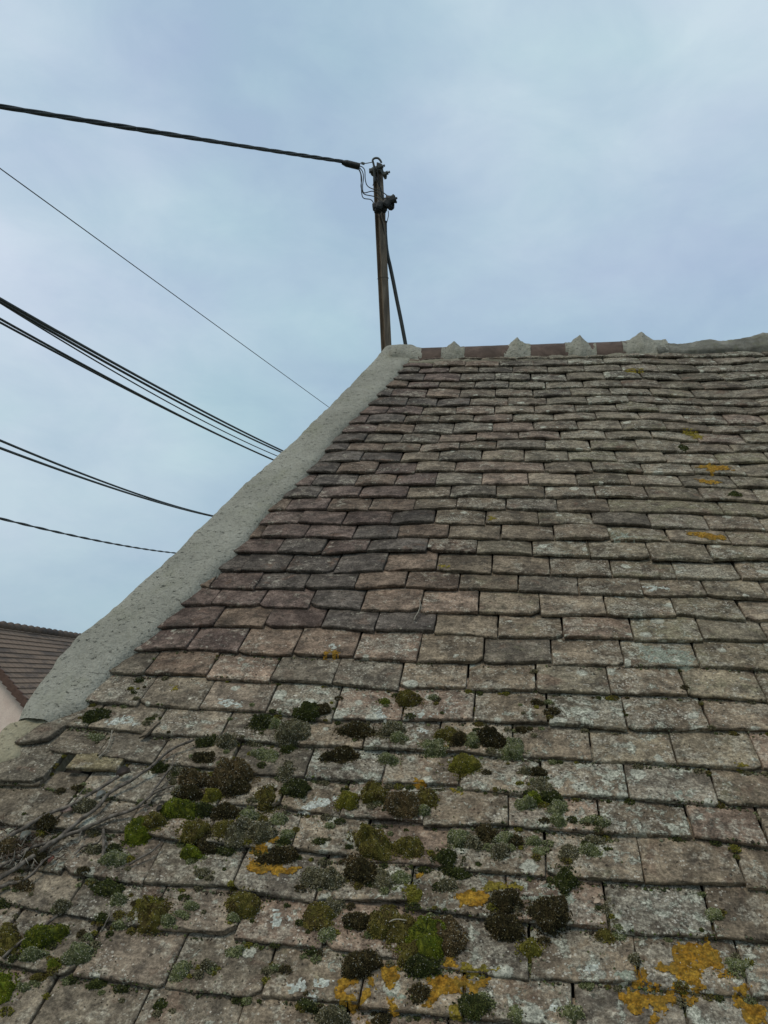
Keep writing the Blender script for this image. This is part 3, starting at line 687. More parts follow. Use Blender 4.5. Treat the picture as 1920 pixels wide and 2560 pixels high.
# ------------------------------------------------------------------ neighbouring house
def neighbour():
    zg = 17.0
    apex = AT(-100, 1549.3, zg)
    hz = CY + F * math.tan(math.asin(-Zc[2]))
    rd = M @ rayc(905, 1700); rd[2] = 0; rd /= np.linalg.norm(rd)
    pd = np.array((rd[1], -rd[0], 0.0))           # to the right, square to the ridge
    if (M.T @ pd)[0] < 0: pd = -pd
    o = empty('neighbour_house', (apex[0], apex[1], 0), 'neighbouring house with a brown tiled roof and pale pink rendered gable', 'house')
    pit = math.radians(44.5); dn = pd * math.cos(pit) + np.array((0, 0, -1.0)) * math.sin(pit); nr = pd * math.sin(pit) + np.array((0, 0, 1.0)) * math.cos(pit)
    L, gauge, nr_c = 11.0, 0.158, 32
    m = NT('brown_machine_tiles'); tc = m.attr('tco', 'Vector'); sp = m.sep(tc)
    st = m.noise(m.vmath('MULTIPLY', tc, (0.5, 1.6, 1)), 0.9, 6, 0.7, 0.5); n2 = m.noise(tc, 9, 4, 0.6)
    c = m.mix(n2, (0.17, 0.112, 0.076), (0.25, 0.172, 0.122))
    c = m.mix(m.math('MULTIPLY', m.step(st, 0.50, 0.62), 0.62), c, (0.045, 0.037, 0.034))
    fr = m.math('FRACT', m.math('DIVIDE', sp[0], 0.3)); ln = m.math('LESS_THAN', m.math('ABSOLUTE', m.math('SUBTRACT', fr, 0.5)), 0.045)
    c = m.mix(m.math('MULTIPLY', ln, 0.55), c, (0.03, 0.02, 0.016)); MN = m.fin(c, 0.85, m.bump(n2, 0.6, 0.01), 0.25)
    for side in (1, -1):
        mb = MB(); V, T, Fq = [], [], []
        d2 = dn * np.array((side, side, 1.0)) if side < 0 else dn; n2_ = nr * np.array((side, side, 1.0)) if side < 0 else nr
        for i in range(nr_c):
            for e, l in ((i * gauge, -0.004), ((i + 1) * gauge, 0.016)):
                for f in np.linspace(0, 1, 24):
                    V.append(apex + rd * (f * L) + d2 * e + n2_ * l); T.append((f * L + (i % 2) * .15, e, i * 3.0))
        for i in range(2 * nr_c - 1):
            for k in range(23):
                q = (i * 24 + k, i * 24 + k + 1, (i + 1) * 24 + k + 1, (i + 1) * 24 + k); Fq.append(q)
        mb.add(V, Fq, False, tco=np.array(T)); mb.build('roof_slope', MN, o)
    # ridge capping
    mb = MB(); n = 27
    for i in range(n):
        a = apex + rd * (i * L / n) + np.array((0, 0, -0.02)); b = apex + rd * ((i + 1.12) * L / n) + np.array((0, 0, 0.0))
        tube(mb, [a, a + (b - a) * .5, b], [0.085, 0.10, 0.125], 12, tco=np.array((i * 0.3 + 0.15, 0, 0.0)))
    mb.build('ridge_capping', MN, o)
    # verge tiles
    mv = mat_plain('verge_tile_brown', (0.09, 0.05, 0.036), (0.14, 0.08, 0.058), 12, 0.7, 0.3)
    mb = MB()
    for i in range(nr_c):
        c_ = apex - rd * 0.03 + dn * (i + .5) * gauge - nr * 0.07; box(mb, c_, rd * 0.03, dn * gauge * .53 + nr * .018, nr * 0.085, 0.1)
    mb.build('verge_tiles', mv, o)
    mw_ = mat_plain('pale_pink_render', (0.78, 0.60, 0.50), (0.86, 0.68, 0.57), 6, 0.9, 0.1, bmp=0.004)
    mb = MB(); hw = nr_c * gauge * math.cos(pit) - 0.3; ah = nr_c * gauge * math.sin(pit)
    A0 = apex + rd * 0.12 - np.array((0, 0, 0.15)); l = A0 - pd * hw; r = A0 + pd * hw; l[2] = r[2] = apex[2] - ah + .1
    V = [A0, r, np.array((r[0], r[1], 0)), np.array((l[0], l[1], 0)), l]; V2 = [v + rd * (L - .3) for v in V]
    mb.add(V + V2, [(0, 1, 2, 3, 4), (9, 8, 7, 6, 5), (1, 6, 7, 2), (4, 3, 8, 9)], False); mb.build('wall', mw_, o)
neighbour()

# ------------------------------------------------------------------ service mast behind the verge
def pc(x, y, z=4.62): return AT(800 + x * 0.24864, 350 + y * 0.24864, z)
def mast():
    base = AT(967.5, 905, 4.42); top = AT(943.5, 413, 4.64)
    ax = top - base; axn = ax / np.linalg.norm(ax); low = base - axn * 1.3
    o = empty('service_mast', low, 'weathered steel mast leaning slightly left behind the top of the cement verge', 'utility mast')
    # rolled section: two flanges and a web, turned a little to the viewer
    rt = M @ np.array((1, 0, 0.0)); rt -= axn * rt.dot(axn); rt /= np.linalg.norm(rt); fw = np.cross(axn, rt)
    a = math.radians(33); e1 = rt * math.cos(a) + fw * math.sin(a); e2 = -rt * math.sin(a) + fw * math.cos(a)
    mb = MB(); mid = (low + top) / 2; hl = np.linalg.norm(top - low) / 2
    box(mb, mid - e2 * 0.0215, e1 * 0.0205, e2 * 0.0032, axn * hl, 0.08); box(mb, mid + e2 * 0.0215, e1 * 0.0205, e2 * 0.0032, axn * hl, 0.08)
    box(mb, mid, e1 * 0.0030, e2 * 0.0205, axn * (hl - 0.001), 0.05); mb.build('mast_beam', M_STEEL, o)
    z = 4.56
    mb = MB(); tube(mb, spline([pc(548, 420, z), pc(546, 300, z), pc(538, 240, z), pc(530, 205, z), pc(548, 184, z), pc(582, 183, z), pc(606, 205, z), pc(618, 228, z)], 7), 0.0062, 10)
    hook = mb.build('hook', M_GALV, o)
    mb = MB(); ctr = pc(572, 318, 4.61)
    tube(mb, [ctr - axn * 0.014, ctr - axn * 0.012, ctr + axn * 0.012, ctr + axn * 0.014], [0.036, 0.039, 0.039, 0.036], 14)
    box(mb, ctr - rt * 0.037 - fw * .01, rt * 0.010, fw * 0.012, axn * 0.013, 0.3)
    clamp = mb.build('clamp_collar', M_GALV, o)
    mb = MB(); p, q = pc(585, 232, 4.58), pc(662, 392, 4.58); d_ = q - p; dl = np.linalg.norm(d_); d_ /= dl
    box(mb, (p + q) / 2, d_ * dl / 2, np.cross(d_, fw) * 0.0085, fw * 0.003, 0.2); box(mb, pc(655, 350, 4.58), rt * 0.011, axn * 0.012, fw * 0.02, 0.3)
    plate = mb.build('bracket_plate', M_GALV, o)
    for (x, y) in ((625, 266), (676, 330)):
        mb = MB(); c_ = pc(x, y, 4.57); dr = nrm(rt * 0.95 + axn * 0.25 - fw * .2)
        tube(mb, [c_ - dr * 0.03, c_ + dr * 0.018], 0.0045, 8); tube(mb, [c_ - dr * 0.006, c_ + dr * 0.006], 0.0115, 6); tube(mb, [c_ + dr * 0.010, c_ + dr * 0.016], 0.0075, 6)
        mb.build('bolt', M_GALV, plate)
    # tie wires
    mb = MB()
    for y0, y1, x0, x1 in ((1398, 1380, 574, 690),):
        tube(mb, spline([pc(x0, y0, 4.50), pc(x0 + 30, y0 - 12, 4.46), pc(x1 - 30, y1 - 2, 4.46), pc(x1, y1 + 12, 4.48)], 6), 0.0016, 6)
        tube(mb, [pc(x1 - 4, y1, 4.47), pc(x1 - 10, y1 + 34, 4.47)], 0.002, 6)
    mb.build('tie_wire', M_BLACK, o)
    # conduit leading down behind the ridge, with its heat-shrink boot
    mb = MB(); P = spline([pc(656, 930, 4.60), pc(668, 1080, 4.58), pc(684, 1180, 4.57), pc(706, 1275, 4.56), pc(738, 1430, 4.54), pc(775, 1620, 4.52), pc(812, 1800, 4.50), pc(850, 2000, 4.48), pc(885, 2200, 4.46)], 8)
    tube(mb, P, 0.0112, 12); cd = mb.build('conduit', M_CABLE, o)
    mb = MB(); tube(mb, spline([pc(655, 815, 4.60), pc(654, 850, 4.6), pc(656, 945, 4.60)], 5), [0.010] * 2 + [0.0118] * 9, 12); mb.build('cable_boot', M_BLACK, cd)
    mb = MB()
    for pts in ([(655, 715), (655, 770), (655, 825)], [(686, 712), (688, 760), (672, 830)], [(630, 720), (636, 780), (640, 830)], [(560, 750), (600, 785), (640, 815)]):
        tube(mb, spline([pc(x, y, 4.56) for x, y in pts], 6), 0.0022, 7)
    mb.build('lead_wires', M_BLACK, o)
    # vertical wires down the face of the mast
    mb = MB()
    for pts, r in (([(548, 250), (553, 330), (575, 410), (600, 470)], .0028), ([(572, 248), (578, 330), (590, 400), (606, 480)], .0028), ([(530, 460), (545, 420), (575, 405)], .002),
                   ([(606, 470), (625, 560), (640, 640)], .004), ([(600, 740), (640, 900), (655, 1150), (665, 1500), (672, 1950)], .003)):
        tube(mb, spline([pc(x, y, 4.545) for x, y in pts], 7), r, 7)
    mb.build('face_wires', M_BLACK, o)
    # insulation piercing connectors, a lumpy black bunch
    random.seed(5)
    for (x, y, w, h, an) in ((560, 672, 32, 34, .1), (600, 660, 34, 44, -.3), (640, 690, 30, 30, .5), (668, 640, 34, 40, .9), (705, 655, 34, 40, .6), (722, 600, 40, 34, .3), (688, 600, 26, 30, .8), (580, 705, 36, 24, 0)):
        mb = MB(); k = 0.24864 * 4.5 / 1920; c_ = pc(x, y, 4.48 + random.uniform(-.015, .015))
        u = rt * math.cos(an) + axn * math.sin(an); v = -rt * math.sin(an) + axn * math.cos(an)
        box(mb, c_, u * w * k, v * h * k, fw * 0.018, 0.3)
        for j in range(3):
            e = random.uniform(-.8, .8); sg = random.choice((-1, 1)); b0 = c_ + u * w * k * e + v * h * k * 0.8 * sg
            tube(mb, [b0, b0 + v * sg * 0.010], 0.0065, 6); tube(mb, [b0 + v * sg * 0.008, b0 + v * sg * 0.013], 0.0045, 6)
        tube(mb, [c_ + u * w * k * .8, c_ + u * (w * k + .010)], 0.006, 6)
        mb.build('connector', M_BLACK, o)
    return o
mast()

def overhead_main():
    r_end = AT(858, 404, 4.55); l_end = AT(0, 266, 2.75)
    o = empty('service_cable', r_end, 'thick twisted black overhead cable running from the left border to the mast hook', 'overhead cable')
    n = 560; f = np.linspace(0, 1, n); far = l_end + (l_end - r_end) * 2.2
    A = r_end[None] * (1 - f[:, None]) + far[None] * f[:, None]; A[:, 2] -= 0.020 * 4 * (f * 3.2) * (1 - np.clip(f * 3.2, 0, 1.0)) * 0.18
    d_ = nrm(far - r_end); s1 = nrm(np.cross(d_, (0, 0, 1))); s2 = np.cross(s1, d_); Ln = np.linalg.norm(far - r_end); dist = f * Ln
    rad = 0.0058 + 0.0008 * np.sin(dist * 5)
    for k in range(4):
        ph = dist * 2 * math.pi / 0.50 + k * math.pi / 2 + 0.5 * np.sin(dist * 1.7)
        P = A + (np.cos(ph) * rad)[:, None] * s1 + (np.sin(ph) * rad)[:, None] * s2
        mb = MB(); tube(mb, P, 0.0046, 7); mb.build('strand', M_CABLE, o)
    z = 4.54; mb = MB(); a, b = pc(222, 225, z), pc(398, 268, z); L_ = np.linalg.norm(b - a); q = np.linspace(0, 1, 46)
    rr = 0.012 + 0.008 * np.clip(q * 4, 0, 1) + 0.0016 * np.sin(q * 90) ; tube(mb, a[None] * (1 - q[:, None]) + b[None] * q[:, None], rr, 10)
    mb.build('cable_grip', M_BLACK, o)
    mb = MB(); tube(mb, spline([pc(395, 240, z), pc(420, 228, z), pc(440, 236, z), pc(480, 232, z), pc(532, 222, z)], 6), 0.0026, 7)
    box(mb, pc(432, 236, z), nrm(b - a) * 0.010, np.cross(nrm(b - a), M @ np.array((0, 0, -1.0))) * 0.0065, (M @ np.array((0, 0, -1.0))) * 0.005, 0.25)
    mb.build('anchor_link', M_GALV, o)
    for pts in ([(400, 262), (430, 275), (450, 310), (455, 395), (475, 458), (530, 492), (600, 505), (680, 562)], [(400, 280), (428, 320), (437, 380), (428, 470), (442, 530), (520, 515), (575, 530), (640, 600)],
                [(392, 288), (412, 340), (420, 400), (412, 470), (440, 540), (520, 562), (570, 575), (602, 612)], [(386, 290), (408, 340), (414, 420), (420, 540), (440, 585), (500, 596), (525, 612), (545, 648)]):
        mb = MB(); tube(mb, spline([pc(x, y, 4.53 - 0.05 * i / 7) for i, (x, y) in enumerate(pts)], 8), 0.0029, 7); mb.build('cable_tail', M_CABLE, o)
overhead_main()

def wire(name, label, strands, twist=0.0, cat='overhead wire', n=60):
    """strands: list of (left px, right px, left depth, right depth, radius, sag m)"""
    first = None; root = None
    if len(strands) > 1:
        root = empty(name, AT(*strands[0][0], strands[0][2]), label, cat, 'overhead wires left of the roof')
    for (l, r, zl, zr, rad, sag) in strands:
        A, B = AT(*l, zl), AT(*r, zr); A2 = A - (B - A) * 0.9; B2 = B + (B - A) * 0.5
        f = np.linspace(0, 1, n if not twist else 420); P = A2[None] * (1 - f[:, None]) + B2[None] * f[:, None]
        g = f * 2.4 - 0.9; P[:, 2] += -sag * 4 * g * (1 - g)
        if twist:
            d_ = nrm(B - A); s1 = nrm(np.cross(d_, (0, 0, 1))); s2 = np.cross(s1, d_); dist = f * np.linalg.norm(B2 - A2)
            P = P + (np.cos(dist * 6.283 / abs(twist) + (math.pi if twist < 0 else 0)) * rad * .8)[:, None] * s1 + (np.sin(dist * 6.283 / abs(twist) + (math.pi if twist < 0 else 0)) * rad * .8)[:, None] * s2
            twist = -twist
        mb = MB(); tube(mb, P, rad, 8)
        if root is None: tag(mb.build(name, M_CABLE), label, cat, 'overhead wires left of the roof')
        else: mb.build('strand', M_CABLE, root)
wire('telephone_wire', 'thinnest single wire, crossing the sky steeply to the middle of the verge', [((0, 421), (818, 1015), 3.6, 7.5, 0.0027, 0.0)])
wire('overhead_wire', 'thick pair of black cables side by side, uppermost of the slack wires at the left', [((0, 747), (700, 1124), 4.6, 9.5, 0.0105, 0.030), ((0, 754), (697, 1128), 4.7, 9.4, 0.0100, 0.042)])
wire('overhead_wire', 'thin wire splitting off just beneath the thick cable pair', [((0, 757), (686, 1137), 5.0, 10.0, 0.0062, 0.060)])
wire('overhead_wire', 'pair of thin cables merging towards the verge, under the thick cable pair', [((0, 797), (678, 1147), 4.8, 9.6, 0.0085, 0.036), ((0, 806), (676, 1147), 4.9, 9.6, 0.0080, 0.030)])
wire('overhead_wire', 'pair of black cables meeting at the lower third of the verge, above the lowest cable', [((0, 1101), (526, 1288), 5.0, 10.0, 0.0088, 0.045), ((0, 1120), (523, 1289), 4.9, 10.0, 0.0092, 0.035)])
wire('overhead_wire', 'lowest twisted black cable, ending low behind the verge', [((0, 1296), (424, 1381), 5.0, 9.0, 0.0052, 0.024), ((0, 1296), (424, 1381), 5.0, 9.0, 0.0052, 0.024)], twist=0.55)

# ------------------------------------------------------------------ lichen crusts
def lichen(name, label, poly, mat, cell=0.0024, rag=0.006, thick=0.0012, seed=0, hole=0.0, group=None, cat='lichen'):
    P = np.array([PL(x, y, 0.012)[:2] for x, y in poly]); mn, mx = P.min(0) - 0.01, P.max(0) + 0.01
    nx, ny = int((mx[0] - mn[0]) / cell) + 2, int((mx[1] - mn[1]) / cell) + 2
    gx = mn[0] + np.arange(nx) * cell; gy = mn[1] + np.arange(ny) * cell; X_, Y_ = np.meshgrid(gx, gy, indexing='ij')
    inside = np.zeros(X_.shape, bool); dist = np.full(X_.shape, 9.0); m = len(P)
    for i in range(m):
        a, b = P[i], P[(i + 1) % m]
        c1 = (a[1] > Y_) != (b[1] > Y_)
        with np.errstate(divide='ignore', invalid='ignore'): xi = (b[0] - a[0]) * (Y_ - a[1]) / (b[1] - a[1] + 1e-12) + a[0]
        inside ^= c1 & (X_ < xi)
        ab = b - a; tt = np.clip(((X_ - a[0]) * ab[0] + (Y_ - a[1]) * ab[1]) / (ab.dot(ab) + 1e-12), 0, 1)
        dist = np.minimum(dist, np.hypot(X_ - a[0] - tt * ab[0], Y_ - a[1] - tt * ab[1]))
    sd = np.where(inside, dist, -dist) + rag * (fbm(X_, Y_, 0, 75, 3, seed) * 0.7 + 0.55 * fbm(X_, Y_, 0, 210, 2, seed + 2))
    if hole: sd = np.where(fbm(X_, Y_, 0, 45, 3, seed + 7) < -1 + hole, -1, sd)
    ok = sd > 0; idx = -np.ones(X_.shape, int)
    need = ok.copy(); need[1:] |= ok[:-1]; need[:, 1:] |= ok[:, :-1]; need[1:, 1:] |= ok[:-1, :-1]
    V = []; 
    for i, j in zip(*np.nonzero(need)):
        s, t = X_[i, j], Y_[i, j]; h = surf(s, t); idx[i, j] = len(V)
        e = max(0.0, min(1.0, sd[i, j] / 0.004))
        V.append((s, t, h - 0.0004 + thick * (0.35 + 0.65 * e)))
    if not V: return
    V = np.array(V); V[:, 2] += thick * 0.9 * fbm(V[:, 0], V[:, 1], 0, 190, 3, seed + 4)
    Fq = [(idx[i, j], idx[i + 1, j], idx[i + 1, j + 1], idx[i, j + 1]) for i, j in zip(*np.nonzero(ok[:-1, :-1]))]
    mb = MB(); mb.add(W(V[:, 0], V[:, 1], V[:, 2]), Fq, True)
    tag(mb.build(name, mat), label, cat, group)
OG, WG = 'orange and yellow lichen patches on the tiles', 'pale lichen patches on the tiles'
LIC = [
 ('O', "I1040,340 1130,345 1270,340 1345,390 1385,500 1370,525 1290,510 1225,560 1215,580 1240,625 1235,665 1170,650 1100,610 1030,565 960,545 940,520 960,480 1030,470 1035,410", 'largest orange lichen patch, spreading over a tile near the bottom right corner'),
 ('O', "I675,665 780,655 900,665 1000,680 1100,695 1095,795 1040,765 1000,760 985,815 930,800 870,770 830,780 838,820 790,820 730,770 690,730", 'wide orange lichen patch hanging below the tile edge under the largest patch'),
 ('O', "I1105,700 1210,700 1205,755 1160,780 1110,765", 'squarish orange lichen patch right of the wide one, past the tile joint'),
 ('O', "I1415,712 1520,720 1659,735 1659,881 1520,881 1500,820 1450,770", 'orange lichen patch cut by the right border in the bottom right corner'),
 ('O', "I1470,625 1530,640 1530,700 1440,700 1450,660", 'lump of orange lichen folded over a tile edge by the right border'),
 ('O', "I1330,535 1390,525 1410,560 1380,585 1335,570", 'small round orange lichen spot right of the largest patch'),
 ('O', "I800,525 850,515 885,550 870,620 820,640 760,630 800,590", 'rounded orange lichen lobe at the tile joint left of the largest patch'),
 ('O', "I870,625 1000,640 1130,640 1235,655 1230,690 1150,695 1000,665 880,655", 'yellow-brown lichen strip coating the tile edge between the two largest patches'),
 ('O', "I880,820 960,825 965,881 890,881", 'small orange lichen tongue at the bottom border under the wide patch'),
 ('O', "H810,490 880,490 930,520 940,580 900,635 850,640 800,600 765,570 800,540", 'round orange lichen disc below the big bright green cushion'),
 ('O', "H740,560 775,590 770,650 735,710 680,760 670,690 720,640", 'curved orange lichen arc left of the round disc'),
 ('O', "H560,580 640,580 680,600 640,640 600,640 570,665 600,690 660,700 665,770 600,775 545,750 525,680 530,620", 'orange lichen ring open to the right, below the dark cushion'),
 ('O', "H1075,580 1180,560 1260,560 1320,600 1350,680 1300,700 1210,700 1180,730 1130,780 1090,780 1100,740 1120,680 1110,640 1080,620", 'broad orange lichen patch right of the round disc and the small dark cushion'),
 ('O', "H1330,575 1400,585 1490,580 1500,620 1440,650 1420,695 1390,690 1380,640 1340,620", 'orange lichen branch crossing the tile joint right of the broad patch'),
 ('O', "H1200,470 1270,450 1310,480 1300,520 1220,510", 'rusty orange lichen tuft right of the big bright green cushion foot'),
 ('Y', "H1330,500 1440,510 1560,530 1500,560 1390,560 1340,545", 'dull yellow lichen along the tile edge above the orange branch'),
 ('O', "H850,730 890,740 915,800 885,825 865,790", 'narrow orange lichen streak between two dark tiles at the bottom'),
 ('Y', "H1190,820 1280,770 1335,810 1330,860 1220,835", 'yellow lichen patch left of the low dark green cushion at the bottom'),
 ('O', "H615,810 680,810 740,881 640,881", 'orange lichen patch touching the bottom border left of centre'),
 ('O', "H1290,60 1340,10 1400,0 1470,20 1510,60 1490,110 1430,130 1340,120 1300,100", 'orange lichen patch left of the twin black-brown cushions'),
 ('Y', "E1460,820 1520,775 1600,765 1659,780 1720,800 1720,850 1600,840 1540,850 1490,860", 'yellow lichen patch above the twin black-brown cushions'),
 ('O', "E0,620 60,640 150,670 240,675 275,690 230,735 150,745 50,740 0,735 -55,720 -50,670 -30,620", 'orange lichen patch under the dark cushion left of centre'),
 ('O', "E80,495 140,495 155,530 110,560 75,545", 'small pale orange lichen spot above the left orange patch'),
 ('O', "E0,555 60,550 65,590 20,605 -25,600 -35,580", 'thin orange lichen wedge at a tile edge above the left orange patch'),
 ('O', "E985,150 1030,125 1085,130 1110,155 1050,168 1000,165", 'orange lichen spot on the tile edge above the brown granular cushion'),
 ('O', "E1035,720 1075,720 1070,750 1035,750", 'tiny orange lichen dot right of the brown spiky cushion'),
 ('O', "B1210,795 1250,795 1255,820 1215,825", 'tiny orange lichen dot between the grey-green cushions'),
 ('Y', "E1265,175 1320,175 1320,205 1270,205", 'small dull yellow lichen dot on a tile edge'),
 ('O', "B440,190 500,170 545,195 540,222 470,222 435,210", 'lone ochre lichen spot under a pale round spot on a mid-roof tile'),
 ('Y', "A1095,400 1130,390 1145,410 1120,432 1095,425", 'small yellow-green lichen spot on a grey tile beside the verge'),
 ('Y', "F1440,30 1500,25 1510,50 1450,60", 'tiny yellow lichen dot on a tile edge at the right'),
 ('O', "L1105,160 1250,160 1380,185 1385,215 1300,228 1220,222 1190,195 1140,185", 'ochre lichen patch on the right side, below the dark moss tuft'),
 ('O', "N1165,435 1290,420 1400,430 1430,470 1320,475 1290,495 1260,480 1250,455", 'upper of two stacked ochre lichen patches near the right border'),
 ('O', "N1190,512 1300,525 1360,540 1320,560 1250,555 1210,535", 'lower of two stacked ochre lichen patches near the right border'),
 ('Y', "N1100,200 1180,203 1240,245 1230,262 1170,240", 'thin ochre lichen streak high on the roof at the right'),
 ('Y', "P720,275 850,280 850,290 730,290", 'faint yellow lichen streak on the third course under the ridge'),
 ('Y', "K830,60 870,55 875,85 830,95", 'small yellow-green lichen patch on a mid-roof tile corner'),
 ('Y', "K510,375 570,365 575,385 520,395", 'small olive lichen patch on a tile beside dark specks'),
 ('W', "H170,640 210,590 320,600 322,650 310,690 200,710", 'large white lichen blotch at the bottom left of centre'),
 ('W', "H385,600 440,580 500,605 480,640 430,655 380,635", 'white lichen blotch right of the large white one'),
 ('W', "H350,695 385,685 400,715 370,728", 'small white lichen dot below the two white blotches'),
 ('W', "H85,180 140,130 180,150 165,215 165,260 110,270 90,230", 'pale green-white lichen blotch on the tile above the white blotches'),
 ('W', "H180,165 225,165 232,200 195,210", 'small pale lichen spot on the same tile as the long pale blotch'),
 ('G', "H855,690 920,660 965,690 960,740 910,750", 'grey-green lichen spot below the round orange disc'),
 ('G', "H460,450 530,455 545,540 490,530", 'grey-green lichen rectangle beside a dark cushion at the bottom'),
 ('W', "I465,490 510,475 550,490 550,550 500,565 465,530", 'white lichen blotch on the tile left of the largest orange patch'),
 ('W', "I225,770 265,745 305,770 295,810 245,815", 'round white lichen disc at the bottom border'),
 ('G', "I660,570 720,520 790,545 795,600 720,630", 'grey-green lichen patch left of the rounded orange lobe'),
 ('G', "F80,800 160,785 270,800 290,840 380,860 420,930 300,950 150,935 60,900", 'wide grey-green lichen patch behind the dark green cushion'),
 ('W', "E345,270 400,240 470,255 480,285 410,320 350,335 280,330 320,300", 'pale lichen blotch on the tile left of the olive cushions'),
 ('W', "E480,215 520,208 538,235 505,252 478,240", 'round pale lichen spot right of the pale blotch'),
 ('W', "B750,575 800,558 850,590 840,625 770,625", 'round pale lichen rosette on a tile under the small green cushion'),
 ('W', "B468,145 500,125 542,135 530,165 490,170", 'oval pale lichen spot above the lone ochre spot'),
 ('W', "B1030,680 1060,665 1105,685 1100,705 1040,702", 'bluish white lichen spot in the gap above the grey-green cushions'),
 ('G', "L640,165 700,148 790,185 785,215 720,205 660,225", 'pale grey lichen patch on a dark tile at the right'),
 ('W', "L845,500 900,488 1000,500 1040,530 960,525 930,545 880,530", 'chain of pale lichen rosettes on a right-hand tile'),
 ('G', "C790,120 890,115 1000,150 1150,165 1200,235 1130,290 950,262 860,255 830,200", 'broad pale grey lichen crust on a tile at the right'),
 ('G', "F1040,195 1090,190 1130,230 1070,245 1040,220", 'pale blue-green lichen spot on a tile at the right'),
 ('W', "A670,640 760,600 850,580 880,600 860,630 900,650 850,675 760,665 690,668", 'spreading pale lichen blotch beside the long dark green cushion'),
 ('W', "A1410,490 1480,465 1550,490 1570,530 1500,545 1410,530", 'pale crusty lichen patch on a tile by the left joint'),
 ('W', "B1000,590 1060,560 1110,600 1180,590 1300,565 1300,590 1180,610 1060,612", 'band of pale lichen along the edge of a tile beside the olive cushion'),
]
mats = dict(O=M_OR, Y=M_YE, W=M_WH, G=M_GRN); nmz = dict(O='orange_lichen', Y='yellow_lichen', W='pale_lichen', G='grey_lichen')
for i, (t_, txt, lab) in enumerate(LIC):
    P = parse(txt); ym = sum(p[1] for p in P) / len(P)
    lichen(nmz[t_], lab, P, mats[t_], cell=0.0018 if ym > 1900 else 0.0034, rag=0.007 if ym > 1900 else 0.011, thick=0.0021 if t_ in 'OY' else 0.0007, seed=200 + i * 5, hole=0.28 if t_ in 'OY' else 0.42, group=OG if t_ in 'OY' else WG)

# ------------------------------------------------------------------ moss cushions
PAL = {   # base colours (albedo), spread, share of pale tips, spikiness
 'G': ([(0.085, 0.105, 0.008), (0.045, 0.055, 0.009), (0.12, 0.125, 0.012)], 0.02, 0.55),
 'O': ([(0.095, 0.080, 0.018), (0.060, 0.044, 0.015), (0.12, 0.10, 0.022)], 0.05, 0.6),
 'Y': ([(0.12, 0.11, 0.015), (0.075, 0.068, 0.015), (0.15, 0.13, 0.022)], 0.03, 0.6),
 'D': ([(0.042, 0.031, 0.012), (0.026, 0.022, 0.010), (0.068, 0.054, 0.022)], 0.04, 1.15),
 'B': ([(0.082, 0.056, 0.024), (0.048, 0.035, 0.016), (0.12, 0.088, 0.042)], 0.10, 1.0),
 'K': ([(0.038, 0.046, 0.012), (0.024, 0.028, 0.010), (0.060, 0.062, 0.016)], 0.05, 0.9),
 'S': ([(0.115, 0.125, 0.048), (0.074, 0.082, 0.034), (0.19, 0.19, 0.10)], 0.16, 0.6),
 'M': ([(0.098, 0.086, 0.044), (0.058, 0.052, 0.027), (0.155, 0.138, 0.08)], 0.16, 0.85),
}
CN = dict(G='bright green', O='olive brown', Y='yellow-green', D='dark brown', B='rusty brown', K='dark green', S='silvery grey-green', M='grey-brown')
